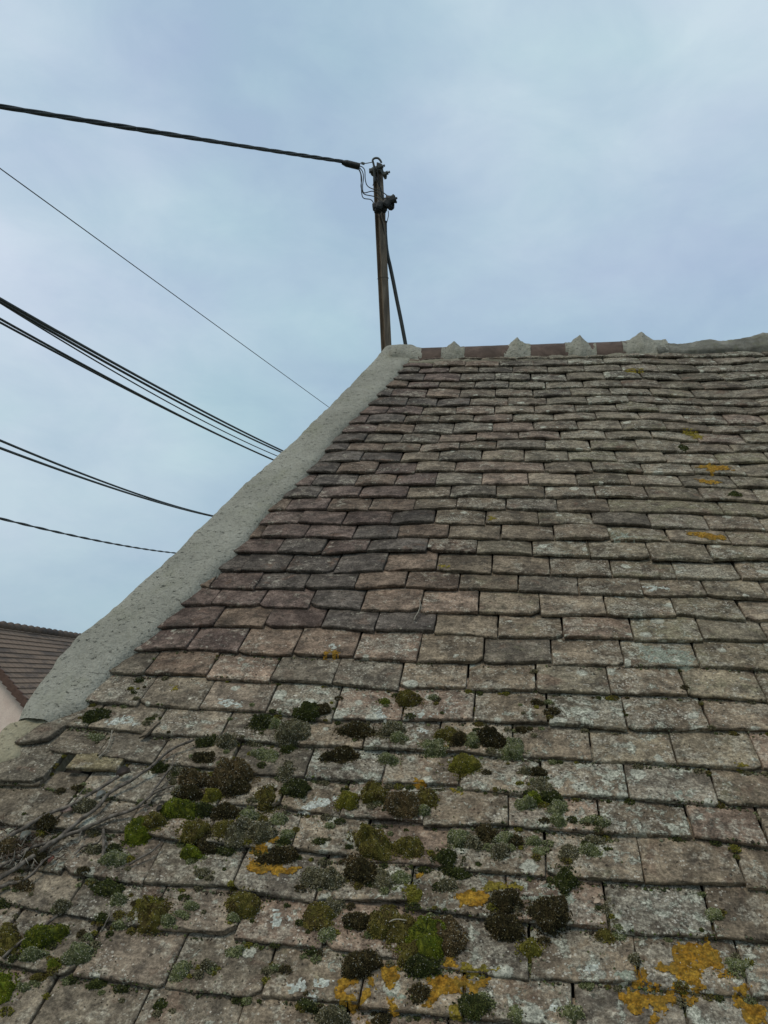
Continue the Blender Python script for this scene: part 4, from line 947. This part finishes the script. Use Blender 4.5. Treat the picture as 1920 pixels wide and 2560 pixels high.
def cushion(x, y, rx, ry, typ, ang=0.0, cls=None):
    """one rounded moss cushion: lumpy dome bristling with small leafy shoots"""
    rx, ry = rx * 1.10, ry * 1.08; yb = y + 0.45 * ry
    s, t, z = PL(x, min(yb, 2640), 0.014); mpx = z / F
    r = rayc(x, y); sn = abs((r / np.linalg.norm(r)).dot(Nc)); cs = math.sqrt(1 - sn * sn)
    a = rx * mpx; ryv = ry * mpx
    hh = max(0.25 * a, min(0.95 * a, ryv * 0.85 / cs)); b = math.sqrt(max((0.45 * a) ** 2, (ryv ** 2 - (hh * cs * 0.55) ** 2))) / max(sn, .3) * 0.75
    b = min(b, 1.8 * a); hh = max(hh, 0.78 * a) if ry > 0.62 * rx else hh; hh = min(hh, 0.055)
    t = PL(x, y + 0.15 * ry, hh * 0.5)[1]; s = PL(x, y, hh * 0.5)[0]
    h0 = min(surf(s, t), surf(s, t - b * .6), surf(s, t + b * .6) + .004) - 0.002
    seed = int(x * 7 + y * 13); nu, nv = 26, 11; V = []
    ca_, sa_ = math.cos(ang), math.sin(ang); cols, tipp, spk = PAL[typ]
    def pt(th, ph):
        rr = np.sin(ph); ex = 1 + 0.34 * fbm(np.cos(th) * 1.1, np.sin(th) * 1.1, seed % 97, 1.3, 3, seed)
        lx = rr * np.cos(th) * a * ex; ly = rr * np.sin(th) * b * ex
        lh = hh * (np.cos(ph)) * (1 + 0.5 * fbm(lx, ly, seed % 31, 60, 3, seed + 3) + 0.12 * fbm(lx, ly, seed % 31, 190, 2, seed + 8)) + 0.0016 * fbm(lx, ly, 0, 260, 2, seed + 5)
        X_, Y_ = lx * ca_ - ly * sa_, lx * sa_ + ly * ca_
        return s + X_, t + Y_, h0 + np.maximum(lh, -0.006)
    th = np.linspace(0, 2 * math.pi, nu, endpoint=False); ph = np.linspace(0.02, 1.75, nv); TH_, PH = np.meshgrid(th, ph, indexing='ij')
    S, T, H = pt(TH_, PH); P = W(S, T, H).reshape(-1, 3)
    f = [(i * nv + j, i * nv + j + 1, ((i + 1) % nu) * nv + j + 1, ((i + 1) % nu) * nv + j) for i in range(nu) for j in range(nv - 1)]
    f.append(tuple(i * nv for i in range(nu)))
    mb = MB(); r_ = np.random.default_rng(seed)
    C3 = np.array(cols)
    # colour drifts over the cushion from one shoot colour to another
    def colour(S, T, n):
        w = np.clip(0.5 + 1.0 * fbm(S, T, seed % 13, 55, 3, seed + 11) + r_.normal(0, 0.22, n), 0, 1)
        c = C3[0][None] * (1 - w[:, None]) + C3[1][None] * w[:, None]
        k = r_.random(n) < 0.3; c[k] = C3[2]; c *= r_.uniform(0.6, 1.9, (n, 1))
        return np.concatenate((c, np.ones((n, 1))), 1)
    mb.add(P, f, True, tint=colour(S.ravel(), T.ravel(), P.shape[0]) * np.array((.8, .8, .8, 1)))
    area = 3.6 * a * b * 1e6; n = int(min(4200, max(70, area / 1.7 * (1.0 if rx > 12 else 1.3))))
    if z > 2.2: n = min(n, 220)
    th = r_.random(n) * 2 * math.pi; ph = np.arccos(1 - r_.random(n) * 1.08)
    S, T, H = pt(th, ph); P0 = W(S, T, H)
    S2, T2, H2 = pt(th, np.clip(ph + 0.02, 0, 3)); 
    nx = np.sin(ph) * np.cos(th) / a; ny = np.sin(ph) * np.sin(th) / b; nz = np.clip(np.cos(ph), 0.05, 1) / hh
    X_, Y_ = nx * ca_ - ny * sa_, nx * sa_ + ny * ca_; ln = np.sqrt(X_ ** 2 + Y_ ** 2 + nz ** 2)
    Nn = (X_ / ln)[:, None] * XW + (Y_ / ln)[:, None] * UW + (nz / ln)[:, None] * NW
    Nn = Nn + r_.normal(0, 0.33, (n, 3)); Nn /= np.linalg.norm(Nn, axis=1)[:, None]
    L = (0.0026 + 0.0022 * r_.random(n)) * spk * (0.8 if rx < 12 else 1.0) * (z / 1.5) ** 0.5
    wd = (0.00075 + 0.0005 * r_.random(n)) * (z / 1.5) ** 0.5
    A = np.cross(Nn, r_.normal(0, 1, (n, 3))); A /= np.linalg.norm(A, axis=1)[:, None]; B = np.cross(Nn, A)
    vs = []
    base = P0 - Nn * 0.0008; mid_ = P0 + Nn * (L * .55)[:, None]
    for k in range(3):
        q = k * 2.0944; vs.append(mid_ + (A * math.cos(q) + B * math.sin(q)) * (wd * 1.15)[:, None])
    tip = P0 + Nn * L[:, None]; V = np.stack((base, *vs, tip), 1).reshape(-1, 3)
    i0 = np.arange(n)[:, None] * 5
    fa = np.concatenate([i0 + np.array(q)[None] for q in ((0, 1, 2), (0, 2, 3), (0, 3, 1), (4, 2, 1), (4, 3, 2), (4, 1, 3))])
    cc = colour(S, T, n); cc = np.repeat(cc, 5, 0)
    pale = r_.random(n) < tipp; cp = cc.reshape(n, 5, 4); cp[pale, 4, :3] = (0.42, 0.40, 0.33); cp[pale, 1:4, :3] = cp[pale, 1:4, :3] * .6 + np.array((0.17, 0.16, 0.13)); cc = cp.reshape(-1, 4)
    mb.addnp(V, fa, False, tint=cc)
    # small shoots and tufts spreading on the tile round the cushion
    m2 = int(n * 0.16); th = r_.random(m2) * 6.283; q = 1.0 + np.abs(r_.normal(0, 0.22, m2)); lx, ly = np.cos(th) * a * q, np.sin(th) * b * q
    keep = fbm(lx, ly, seed % 19, 60, 2, seed + 21) > -0.15; lx, ly = lx[keep], ly[keep]; m2 = len(lx)
    if m2:
        S, T = s + lx * ca_ - ly * sa_, t + lx * sa_ + ly * ca_; HH = np.array([surf(x_, y_) for x_, y_ in zip(S, T)]); P0 = W(S, T, HH)
        Nn = NW[None] + r_.normal(0, 0.5, (m2, 3)); Nn /= np.linalg.norm(Nn, axis=1)[:, None]; L = 0.0016 + 0.003 * r_.random(m2); wd = 0.0009 + 0.001 * r_.random(m2)
        A = np.cross(Nn, r_.normal(0, 1, (m2, 3))); A /= np.linalg.norm(A, axis=1)[:, None]; B = np.cross(Nn, A)
        vs = [P0 + Nn * (L * .5)[:, None] + (A * math.cos(k * 2.0944) + B * math.sin(k * 2.0944)) * (wd * 1.2)[:, None] for k in range(3)]
        V = np.stack((P0 - Nn * .0005, *vs, P0 + Nn * L[:, None]), 1).reshape(-1, 3); i0 = np.arange(m2)[:, None] * 5
        fa = np.concatenate([i0 + np.array(q_)[None] for q_ in ((0, 1, 2), (0, 2, 3), (0, 3, 1), (4, 2, 1), (4, 3, 2), (4, 1, 3))])
        mb.addnp(V, fa, False, tint=np.repeat(colour(S, T, m2), 5, 0))
    # pale grains caught on the cushion
    ng = int(n * tipp * 0.10) + 2
    th = r_.random(ng) * 6.283; ph = np.arccos(1 - r_.random(ng) * 1.0); S, T, H = pt(th, ph)
    C_ = W(S, T, H + 0.0022); rg_ = 0.0006 + 0.0007 * r_.random(ng)
    o6 = np.array(((1, 0, 0), (-1, 0, 0), (0, 1, 0), (0, -1, 0), (0, 0, 1), (0, 0, -1.0)))
    V = (C_[:, None] + o6[None] * rg_[:, None, None]).reshape(-1, 3); i0 = np.arange(ng)[:, None] * 6
    fa = np.concatenate([i0 + np.array(q)[None] for q in ((0, 2, 4), (2, 1, 4), (1, 3, 4), (3, 0, 4), (2, 0, 5), (1, 2, 5), (3, 1, 5), (0, 3, 5))])
    mb.addnp(V, fa, False, tint=np.tile(np.array((0.40, 0.37, 0.30, 1.0)), (len(V), 1)))
    ob = mb.build('moss_cushion', M_MOSS, origin=W(s, t, h0)); return ob
# x, y, half width, half height in photo pixels, kind
MOSS = """1020,1749,28,22,O 962,1758,13,10,G 1084,1748,11,9,S 769,1782,30,21,K 806,1777,18,15,D 657,1803,27,22,K 690,1813,17,14,S 733,1828,34,30,M 722,1838,20,20,G 719,1865,17,17,K
891,1826,40,17,D 979,1826,27,20,M 999,1849,18,13,S 1087,1861,27,24,S 1122,1836,25,22,O 1153,1853,20,18,D 1184,1853,19,20,S 1230,1848,34,25,D 1280,1864,29,28,S 1158,1904,34,26,Y 1152,1930,15,16,O
850,1889,38,18,D 972,1897,22,15,S 1344,1759,13,9,D 1380,1786,15,11,D 1307,1824,17,7,D 717,1929,17,27,M 742,1973,28,21,K 665,1990,31,35,O 696,2047,19,16,S 870,2002,24,28,Y 937,1985,42,26,O 943,2008,18,13,S
1010,2008,38,32,B 1070,1993,24,25,O 1057,2031,16,14,S 933,2099,48,40,O 1022,2116,32,27,O 825,2068,12,9,S 798,2112,14,9,K 717,2092,17,13,S 713,2111,15,10,K 657,2085,29,27,M 612,2070,26,18,M
1149,2093,27,25,S 1184,2108,24,19,M 1219,2082,23,22,D 1257,2097,24,19,S 1250,2131,19,24,M 1122,2143,31,33,K 1149,2183,27,14,K 906,2178,38,28,D 884,2150,20,12,B 958,2205,22,24,M 1001,2197,20,17,S
1118,2214,20,17,M 1030,2235,18,28,Y 785,2192,26,28,M 827,2198,30,27,M 695,2141,42,18,D 800,2285,32,42,O 833,2268,20,28,M 819,2344,18,19,S 894,2303,27,22,D 954,2308,36,40,O 1003,2318,36,46,O
1066,2338,50,68,G 1040,2380,36,40,O 1112,2332,42,48,B 1058,2412,38,26,K 1268,2250,40,40,D 1262,2310,38,36,D 1371,2276,40,42,D 902,2410,40,32,D 1047,2486,22,27,D 1184,2517,34,27,K 1209,2498,15,12,S 835,2545,38,22,M 953,2546,23,15,D
773,2519,24,11,K 783,2384,14,8,K 690,2422,13,10,S 1325,2368,27,32,Y 1513,2272,19,36,M 1511,2335,18,18,O 1546,2335,18,13,S 1411,2195,30,36,K 1785,2291,16,16,S 1585,2405,13,15,M 1843,2413,28,9,S 1432,2534,28,24,S
1288,2540,14,20,S 1315,1929,13,10,M 1344,1931,18,11,D 1353,1960,25,22,M 1334,1996,23,16,G 1372,1994,27,15,K 1317,2012,22,17,S 1392,2020,22,19,S 1392,2060,18,15,S 1469,2060,20,9,S 1504,2062,15,13,S 1506,2083,13,14,K
1486,2100,21,13,M 1473,2126,25,17,S 1425,2131,17,20,M 1334,2106,19,12,S 1347,2131,14,11,S 579,1930,48,40,B 583,1965,34,24,D 486,1950,36,24,B 472,1985,30,22,D 532,1992,20,18,Y 565,1977,15,10,S 455,2020,42,25,G
505,2025,28,18,K 345,2073,34,30,G 386,2056,28,22,O 486,2075,34,30,O 480,2132,23,18,G 521,2106,24,28,D 563,2033,36,16,D 600,2085,28,30,M 562,2080,24,20,O 560,2128,22,9,K 290,2150,30,19,S 290,2125,17,12,K
270,2218,38,16,K 216,2020,28,16,M 106,2080,12,12,Y 122,2058,24,18,D 511,2186,17,11,M 233,2125,23,13,M 195,1970,13,7,D 240,1790,30,18,K 242,1845,20,9,S 349,1701,10,6,K 336,1736,7,4,K 378,1805,10,4,K
400,1919,24,11,K 567,1853,24,18,M 521,1855,26,11,K 663,1887,32,16,S 511,1896,22,16,D 440,1925,20,12,M 382,2276,42,40,O 375,2262,30,22,Y 112,2338,42,30,G 83,2390,28,17,S 22,2350,30,36,O 8,2470,28,40,G 60,2215,26,14,B
197,2388,32,24,S 139,2419,16,14,G 303,2307,18,13,S 258,2299,14,10,K 299,2251,19,15,S 480,2268,17,11,S 455,2291,16,9,S 424,2309,17,14,S 606,2255,36,33,O 586,2301,15,12,S 588,2376,20,13,S 451,2430,20,24,S
224,2345,12,9,S 403,2517,13,16,K 239,2461,17,10,K 96,2446,17,9,O 305,2473,18,7,K 521,2417,17,12,M 158,2272,18,14,M 1708,1125,9,8,K 1834,1245,15,7,K 30,2125,34,20,B 90,2145,30,18,D 1012,2338,18,26,K 60,2470,16,10,S 455,1985,18,12,M 12,2262,16,10,K 628,2040,24,14,S 640,1850,22,12,M 1290,2107,13,18,D"""
LAND = [  # name, x, y
 ('the big green cushion', 1062, 2330), ('the black-brown pair', 1266, 2280), ('the forked twig', 300, 2060), ('the largest orange patch', 1750, 2400),
 ('the verge foot', 240, 1800), ('the rusty heap', 560, 1950), ('the left orange patch', 690, 2180), ('the grey-green row', 1180, 1855),
 ('the granular brown cushion', 1010, 2008), ('the lone round cushion', 1411, 2197), ('the bottom left corner', 20, 2500), ('the lone olive cushion', 382, 2276),
 ('the uppermost olive cushion', 1020, 1749), ('the right green cluster', 1360, 1990), ('the white blotches', 760, 2460), ('the right border', 1850, 1200)]
ML = []
for tok in MOSS.split():
    x, y, rx, ry, t_ = tok.split(','); ML.append((float(x), float(y), float(rx), float(ry), t_))
def where(x, y):
    nm, lx, ly = min(LAND, key=lambda q: math.hypot(q[1] - x, (q[2] - y) * 1.2)); dx, dy = x - lx, y - ly
    if math.hypot(dx, dy) < 14: return 'at ' + nm, nm
    near = 'just ' if math.hypot(dx, dy) < 70 else ''
    if abs(dx) > 1.6 * abs(dy): w = 'right of' if dx > 0 else 'left of'
    elif abs(dy) > 1.6 * abs(dx): w = 'below' if dy > 0 else 'above'
    else: w = ('below right of' if dx > 0 else 'below left of') if dy > 0 else ('above right of' if dx > 0 else 'above left of')
    return near + w + ' ' + nm, nm
labs = []
for (x, y, rx, ry, t_) in ML:
    sz = 'tiny' if rx * ry < 130 else ('small' if rx * ry < 330 else ('middle-sized' if rx * ry < 900 else 'large'))
    shape = 'flat ' if ry < 0.55 * rx else ('upright ' if ry > 1.25 * rx else '')
    labs.append((sz, shape, CN[t_], where(x, y)[0]))
SPECIAL = {(1062, 2330): 'largest bright green moss cushion, at the bottom centre between two brown ones', (1268, 2250): 'upper black-brown spiky cushion of a touching pair, beside yellow lichen', (1262, 2310): 'lower black-brown spiky cushion of a touching pair',
 (382, 2276): 'large olive moss cushion alone on the lower left tile', (1411, 2195): 'round dark green cushion alone on a grey lichen patch right of centre', (1010, 2008): 'brown cushion covered in pale grains in the middle of the mossy area',
 (1020, 1749): 'uppermost olive cushion, hanging over a tile joint in mid-roof', (240, 1790): 'long dark green cushion beside the foot of the cement verge', (1708, 1125): 'higher of two tiny dark tufts far up the roof at the right', (1834, 1245): 'lower of two tiny dark tufts far up the roof at the right'}
text = ['%s %s%s moss cushion %s' % (a, b, c, d) for a, b, c, d in labs]
ORD = ['leftmost', 'second from the left', 'third from the left', 'fourth from the left', 'fifth from the left', 'sixth from the left', 'seventh from the left', 'eighth from the left']
from collections import defaultdict
gr_ = defaultdict(list)
for i, q in enumerate(text): gr_[q].append(i)
for q, ids in gr_.items():
    if len(ids) == 2:
        i, j = sorted(ids, key=lambda k: ML[k][1]) if abs(ML[ids[0]][1] - ML[ids[1]][1]) > abs(ML[ids[0]][0] - ML[ids[1]][0]) else sorted(ids, key=lambda k: ML[k][0])
        v = abs(ML[i][1] - ML[j][1]) > abs(ML[i][0] - ML[j][0])
        text[i] = q + (', the upper of two' if v else ', the left of two'); text[j] = q + (', the lower of two' if v else ', the right of two')
    elif len(ids) > 2:
        for n_, k in enumerate(sorted(ids, key=lambda k: ML[k][0])): text[k] = q + ', ' + ORD[min(n_, 7)]
for k, (x, y, rx, ry, t_) in enumerate(ML):
    if (int(x), int(y)) in SPECIAL: text[k] = SPECIAL[(int(x), int(y))]
ANG = {(240, 1790): 0.55, (112, 2338): 0.5, (197, 2388): 0.3, (486, 2075): 0.3, (451, 2430): 0.4}
for k, (x, y, rx, ry, t_) in enumerate(ML):
    ob = cushion(x, y, rx, ry, t_, ANG.get((int(x), int(y)), random.uniform(-.3, .3)))
    tag(ob, text[k], 'moss', 'moss cushions on the roof tiles')

# scattered crumbs of moss, soil and grit: nobody could count them
def crumbs():
    mb = MB(); r_ = np.random.default_rng(3); o6 = np.array(((1, 0, 0), (-1, 0, 0), (0, 1, 0), (0, -1, 0), (0, 0, 1), (0, 0, -1.0)))
    faces = ((0, 2, 4), (2, 1, 4), (1, 3, 4), (3, 0, 4), (2, 0, 5), (1, 2, 5), (3, 1, 5), (0, 3, 5))
    C, R, K = [], [], []
    def put(x, y, r, kind):
        s, t, z = PL(x, y, 0.012); h = surf(s, t); C.append(W(s, t, h + r * .2)); R.append(r); K.append(kind)
    cen = [(m_[0], m_[1], m_[2]) for m_ in ML if m_[1] > 1700]
    for _ in range(5200):
        c = cen[r_.integers(len(cen))]; a = r_.normal(0, 1, 2) * (c[2] * 1.25 + 6)
        x, y = c[0] + a[0], c[1] + a[1] * .8
        if x < 0 or x > 1920 or y < 1690 or y > 2590: continue
        put(x, y, 0.0007 + 0.0014 * r_.random() ** 2, r_.choice(['p', 'd', 'g', 'd', 's']))
    for k, (st, gap) in rowpts.items():           # dirt and moss collected under the tile edges and in the joints
        if k > 8 or k < -2: continue
        for (s0, t0), (s1, t1) in zip(st[:-1], st[1:]):
            dens = 60 if k < 6 else 22
            cl = r_.random(3)
            for _ in range(dens):
                f = np.clip(cl[r_.integers(3)] + r_.normal(0, 0.07), 0, 1); s, t = s0 + (s1 - s0) * f, t0 + (t1 - t0) * f - abs(r_.normal(0, 0.004)) - 0.002
                h = surf(s, t); 
                if h > 0.06: continue
                r = 0.0010 + 0.0024 * r_.random() ** 2; C.append(W(s, t, h + r * .3)); R.append(r); K.append(r_.choice(['k', 'd', 'g', 's', 'd']))
    # little tufts between and around the cushions, and along the lower edges of the tiles
    spots = []
    for _ in range(420):
        c = cen[r_.integers(len(cen))]; a_ = r_.normal(0, 1, 2) * (c[2] * 0.7 + 8); spots.append((c[0] + a_[0], c[1] + a_[1] * .8))
    loc = []
    for x, y in spots:
        if y < 1700 or y > 2600 or x < -20: continue
        loc.append(PL(x, y, 0.013)[:2])
    for k, (st, gap) in rowpts.items():
        if k > 7 or k < -2: continue
        for (s0, t0), (s1, t1) in zip(st[:-1], st[1:]):
            if s0 > 0.75: continue
            for _ in range(r_.integers(0, 6 if s0 < 0.45 else 3)):
                f = r_.random(); loc.append((s0 + (s1 - s0) * f, t0 + (t1 - t0) * f - 0.004 - abs(r_.normal(0, .003))))
            if r_.random() < 0.5:
                for _ in range(3): loc.append((s1 + r_.normal(0, .002), t1 + 0.09 * r_.random()))
    names = ['K', 'K', 'M', 'S', 'O', 'D', 'S', 'M', 'Y']
    for s, t in loc:
        h = surf(s, t)
        if h > 0.05: continue
        cols = np.array(PAL[names[r_.integers(len(names))]][0]); R0 = 0.0025 + 0.0065 * r_.random() ** 1.8; m_ = int(16 + 50 * (R0 / .007) ** 1.5)
        th = r_.random(m_) * 6.283; q = np.sqrt(r_.random(m_)); el = 1 + 0.6 * r_.random()
        S, T = s + np.cos(th) * q * R0 * el, t + np.sin(th) * q * R0; H = h - 0.001 + R0 * 0.6 * np.sqrt(1 - q * q * .95); P0 = W(S, T, H)
        Nn = NW[None] + (np.cos(th) * q)[:, None] * XW * .9 + (np.sin(th) * q)[:, None] * UW * .9 + r_.normal(0, 0.3, (m_, 3)); Nn /= np.linalg.norm(Nn, axis=1)[:, None]
        L = 0.0018 + 0.0018 * r_.random(m_); A = np.cross(Nn, r_.normal(0, 1, (m_, 3))); A /= np.linalg.norm(A, axis=1)[:, None]; B = np.cross(Nn, A); wd = 0.0011 + 0.0008 * r_.random(m_)
        vs = [P0 + Nn * (L * .4)[:, None] + (A * math.cos(k_ * 2.0944) + B * math.sin(k_ * 2.0944)) * (wd * 1.2)[:, None] for k_ in range(3)]
        V = np.stack((P0 - Nn * .002, *vs, P0 + Nn * L[:, None]), 1).reshape(-1, 3); i0 = np.arange(m_)[:, None] * 5
        fa = np.concatenate([i0 + np.array(q_)[None] for q_ in ((0, 1, 2), (0, 2, 3), (0, 3, 1), (4, 2, 1), (4, 3, 2), (4, 1, 3))])
        cc = cols[r_.integers(0, 3, m_)] * r_.uniform(.6, 1.5, (m_, 1)); cc = np.repeat(np.concatenate((cc, np.ones((m_, 1))), 1), 5, 0); mb.addnp(V, fa, False, tint=cc)
    C, R = np.array(C), np.array(R); n = len(C)
    col = dict(p=(0.42, 0.39, 0.32), d=(0.045, 0.035, 0.024), g=(0.07, 0.085, 0.025), s=(0.14, 0.145, 0.09), k=(0.03, 0.036, 0.014))
    cc = np.array([col[k] for k in K]) * r_.uniform(.7, 1.3, (n, 1)); cc = np.repeat(np.concatenate((cc, np.ones((n, 1))), 1), 6, 0)
    jit = r_.uniform(0.55, 1.45, (n, 6, 1)); V = (C[:, None] + o6[None] * R[:, None, None] * jit).reshape(-1, 3); i0 = np.arange(n)[:, None] * 6
    mb.addnp(V, np.concatenate([i0 + np.array(q)[None] for q in faces]), False, tint=cc)
    tag(mb.build('moss_crumbs', M_MOSS), 'loose crumbs of moss, soil and grit strewn over the lower tiles', 'moss debris', kind='stuff')
crumbs()

# ------------------------------------------------------------------ twigs, straws and dead leaves
def roofpath(pts, lift, n=7, seed=0):
    """points in photo pixels laid along the roof with an arch of lift metres"""
    P = []; m = len(pts)
    for i, (x, y) in enumerate(pts):
        f = i / max(1, m - 1); h = 0.014 + (lift if not isinstance(lift, (list, tuple)) else np.interp(f, np.linspace(0, 1, len(lift)), lift)); s, t, _ = PL(x, y, h); P.append((s, t, h))
    Q = spline(P, n); Q[:, :2] += np.stack((fbm(Q[:, 0], Q[:, 1], seed, 40, 2, seed), fbm(Q[:, 0], Q[:, 1], seed + 3, 40, 2, seed)), -1) * 0.0016
    return Q
def twig(name, label, branches, mat, cat='twig', group=None):
    mb = MB()
    for txt, lift, r0, r1 in branches:
        Q = roofpath(parse(txt), lift, 7, len(txt)); n = len(Q); kf = 0.75 if mat is M_STRAW else 1.0; rr = np.linspace(r0 * 1.25 * kf, r1 * 1.7 * kf, n) * (1 + 0.16 * fbm(Q[:, 0], Q[:, 1], 0, 120, 2, 5))
        for i in range(n):
            h = surf(Q[i, 0], Q[i, 1]); Q[i, 2] = max(Q[i, 2], h + rr[i] * .6)
        tube(mb, W(Q[:, 0], Q[:, 1], Q[:, 2]), rr, 9)
    return tag(mb.build(name, mat), label, cat, group)
TG = 'bare twigs lying on the lower left tiles'
twig('twig', 'longest grey forked twig, rising from the left border towards the rusty heap', [
 ("D-120,845 0,765 60,730 160,660 240,610 320,545 390,500 470,430 540,370 640,300 700,225 770,175 860,125 930,75 1000,25 A1100,820 1180,780 1253,750", 0.012, 0.0042, 0.0017),
 ("D390,500 500,465 620,410 720,370 800,345 880,310 940,260 1000,195 1050,120 1090,70", 0.010, 0.0034, 0.0013),
 ("D940,262 1000,215 1060,190 1125,168", 0.012, 0.0019, 0.0009), ("D870,318 920,300 970,280", 0.008, .0014, .0008), ("D985,205 1050,170 1110,115", 0.012, .0014, .0007),
 ("D1090,70 1115,40 1120,0 1130,-30", 0.012, .0012, .0007), ("D530,460 515,500 510,530", 0.010, .0010, .0005)], M_TWIG, group=TG)
twig('twig', 'upper brown twig running above the long forked one from the left border', [
 ("D-150,600 0,535 70,490 150,440 230,390 330,340 420,310 500,270 600,210 700,150 765,108", 0.012, 0.0034, 0.0020), ("D600,210 660,180 720,120", 0.012, .0012, .0008), ("D470,285 520,215 560,170", 0.010, .0011, .0006)], M_TWIG, group=TG)
twig('twig', 'curved lower twig ending at the pink dead leaf', [("D-80,860 0,825 60,800 160,770 230,720 290,650 330,625", 0.010, 0.0028, 0.0011)], M_TWIG, group=TG)
twig('twig', 'dark twig tucked under the long forked one at the left border', [("D-90,740 0,690 100,640 200,570 330,525", 0.007, 0.0030, 0.0018), ("D-60,660 0,640 110,600 180,575", 0.007, .0016, .0010), ("D60,680 90,640 150,600", .006, .0012, .0008)], M_TWIG, group=TG)
twig('twig', 'thin bent twig below the fork, left of the silvery cushion', [("D480,612 540,562 640,530 672,450", 0.006, 0.0015, 0.0008)], M_TWIG, group=TG)
twig('twig', 'short stubby twig standing along the slope below the fork', [("D663,640 672,560 668,450", 0.008, 0.0026, 0.0016)], M_TWIG, group=TG)
twig('twig', 'small pale twig beside the tile joint right of the silvery cushion', [("D830,682 900,640 970,600 1035,540", 0.005, 0.0019, 0.0010), ("D740,715 790,690 840,670", .004, .0008, .0005)], M_TWIG, group=TG)
twig('twig', 'straight twig lying against the bright green cushion in the lower left corner', [("G20,450 110,370 230,285 375,175", 0.006, 0.0022, 0.0014)], M_TWIG, group=TG)
twig('twig', 'thin dark twig crossing a tile edge left of the olive cushion', [("G655,280 690,210 720,160", 0.006, 0.0012, 0.0007)], M_TWIG, group=TG)
twig('twig', 'pale thin straw leaning on a tile edge under the verge foot', [("A640,868 700,795 728,688", 0.006, 0.0015, 0.0011), ("A645,865 690,835 730,815", .003, .0009, .0006)], M_STRAW, group='pale straws caught on the tiles')
twig('twig', 'small pale forked straw stuck in a joint of the mid roof', [("K348,728 388,650 392,615 376,580", 0.004, 0.0016, 0.0008), ("K388,655 400,650 396,625", .004, .0009, .0005)], M_STRAW, group='pale straws caught on the tiles')
twig('twig', 'thin straw lying over the cushions left of the big green one', [("H860,222 900,210 980,208", 0.020, 0.0011, 0.0007)], M_STRAW, group='pale straws caught on the tiles')
twig('twig', 'short brown stalk under the orange spot above the granular cushion', [("E1010,205 1100,190 1205,182", 0.004, 0.0012, 0.0008)], M_STRAW, group='pale straws caught on the tiles')
def leaf(label, x, y, size, col, ang, curl):
    s, t, z = PL(x, y, 0.02); h = surf(s, t) + 0.005; n, m = 13, 9; V = []
    for i in range(n):
        f = i / (n - 1); w = math.sin(f * math.pi) ** 0.8 * 0.42
        for j in range(m):
            g = (j / (m - 1) - .5) * 2; lx, ly = (f - .5) * size, g * w * size
            ly2 = ly * (1 - .25 * abs(g)); hz = curl * (abs(g) ** 1.5) * size * .5 + 0.15 * size * math.sin(f * 3) + 0.0008 * math.sin(f * 30 + g * 9)
            V.append(W(s + lx * math.cos(ang) - ly2 * math.sin(ang), t + lx * math.sin(ang) + ly2 * math.cos(ang), h + hz))
    V = np.array(V); mb = MB(); f = gridf(n, m); lo_ = V - NW * 0.0005
    mb.add(np.vstack((V, lo_)), [tuple(q) for q in f] + [tuple((q + n * m)[::-1]) for q in f], True, tint=np.array((*col, 1.0)))
    tag(mb.build('dead_leaf', M_LEAF), label, 'leaf', 'dead leaves among the twigs')
leaf('curled grey-brown dead leaf at the tip of the upper twig', *CR('D', 800, 85), 0.030, (0.13, 0.10, 0.085), 0.6, 0.9)
leaf('small pink-red dead leaf at the end of the curved lower twig', *CR('D', 332, 640), 0.016, (0.34, 0.16, 0.12), 1.3, 0.6)
leaf('pinkish dead leaf lying under the upper twig', *CR('D', 432, 335), 0.026, (0.24, 0.175, 0.15), 0.2, 0.5)
leaf('pale crumpled leaf scrap above the long twig near the left border', *CR('D', 165, 490), 0.024, (0.36, 0.34, 0.28), 1.2, 0.9)
leaf('pale dry scrap between the upper twig and the long forked twig', *CR('D', 655, 225), 0.020, (0.38, 0.37, 0.33), 0.9, 1.0)
leaf('small dark curled leaf beside the bright green cushion near the fork', *CR('D', 1040, 320), 0.018, (0.10, 0.085, 0.07), 1.0, 0.8)
leaf('tiny beige chip on the tile joint above the long silvery tuft', *CR('I', 552, 75), 0.014, (0.42, 0.33, 0.25), 0.5, 0.2)
# litter caught behind the twigs
def litter():
    mb = MB(); r_ = np.random.default_rng(9)
    for _ in range(420):
        x, y = CR('D', float(np.clip(r_.normal(130, 120), -60, 480)), float(r_.normal(590, 70)))
        s, t, z = PL(x, y, 0.015); h = surf(s, t) + 0.002 + abs(r_.normal(0, 0.006)); a = r_.random() * 6.28; L = 0.006 + 0.016 * r_.random()
        d1 = XW * math.cos(a) + UW * math.sin(a) + NW * r_.normal(0, .3); p = W(s, t, h); c = r_.uniform(.6, 1.4) * np.array((0.075, 0.052, 0.036) if r_.random() < .75 else (0.22, 0.2, 0.16))
        tube(mb, [p, p + d1 * L * .5 + NW * r_.normal(0, .001), p + d1 * L], [0.0009, 0.0008, 0.0005], 5, tint=np.array((*c, 1.0)))
    tag(mb.build('plant_litter', M_MOSS), 'brown plant litter heaped behind the twigs at the left border', 'litter', kind='stuff')
litter()
# the house parts keep their places; update matrices once
bpy.context.view_layer.update()
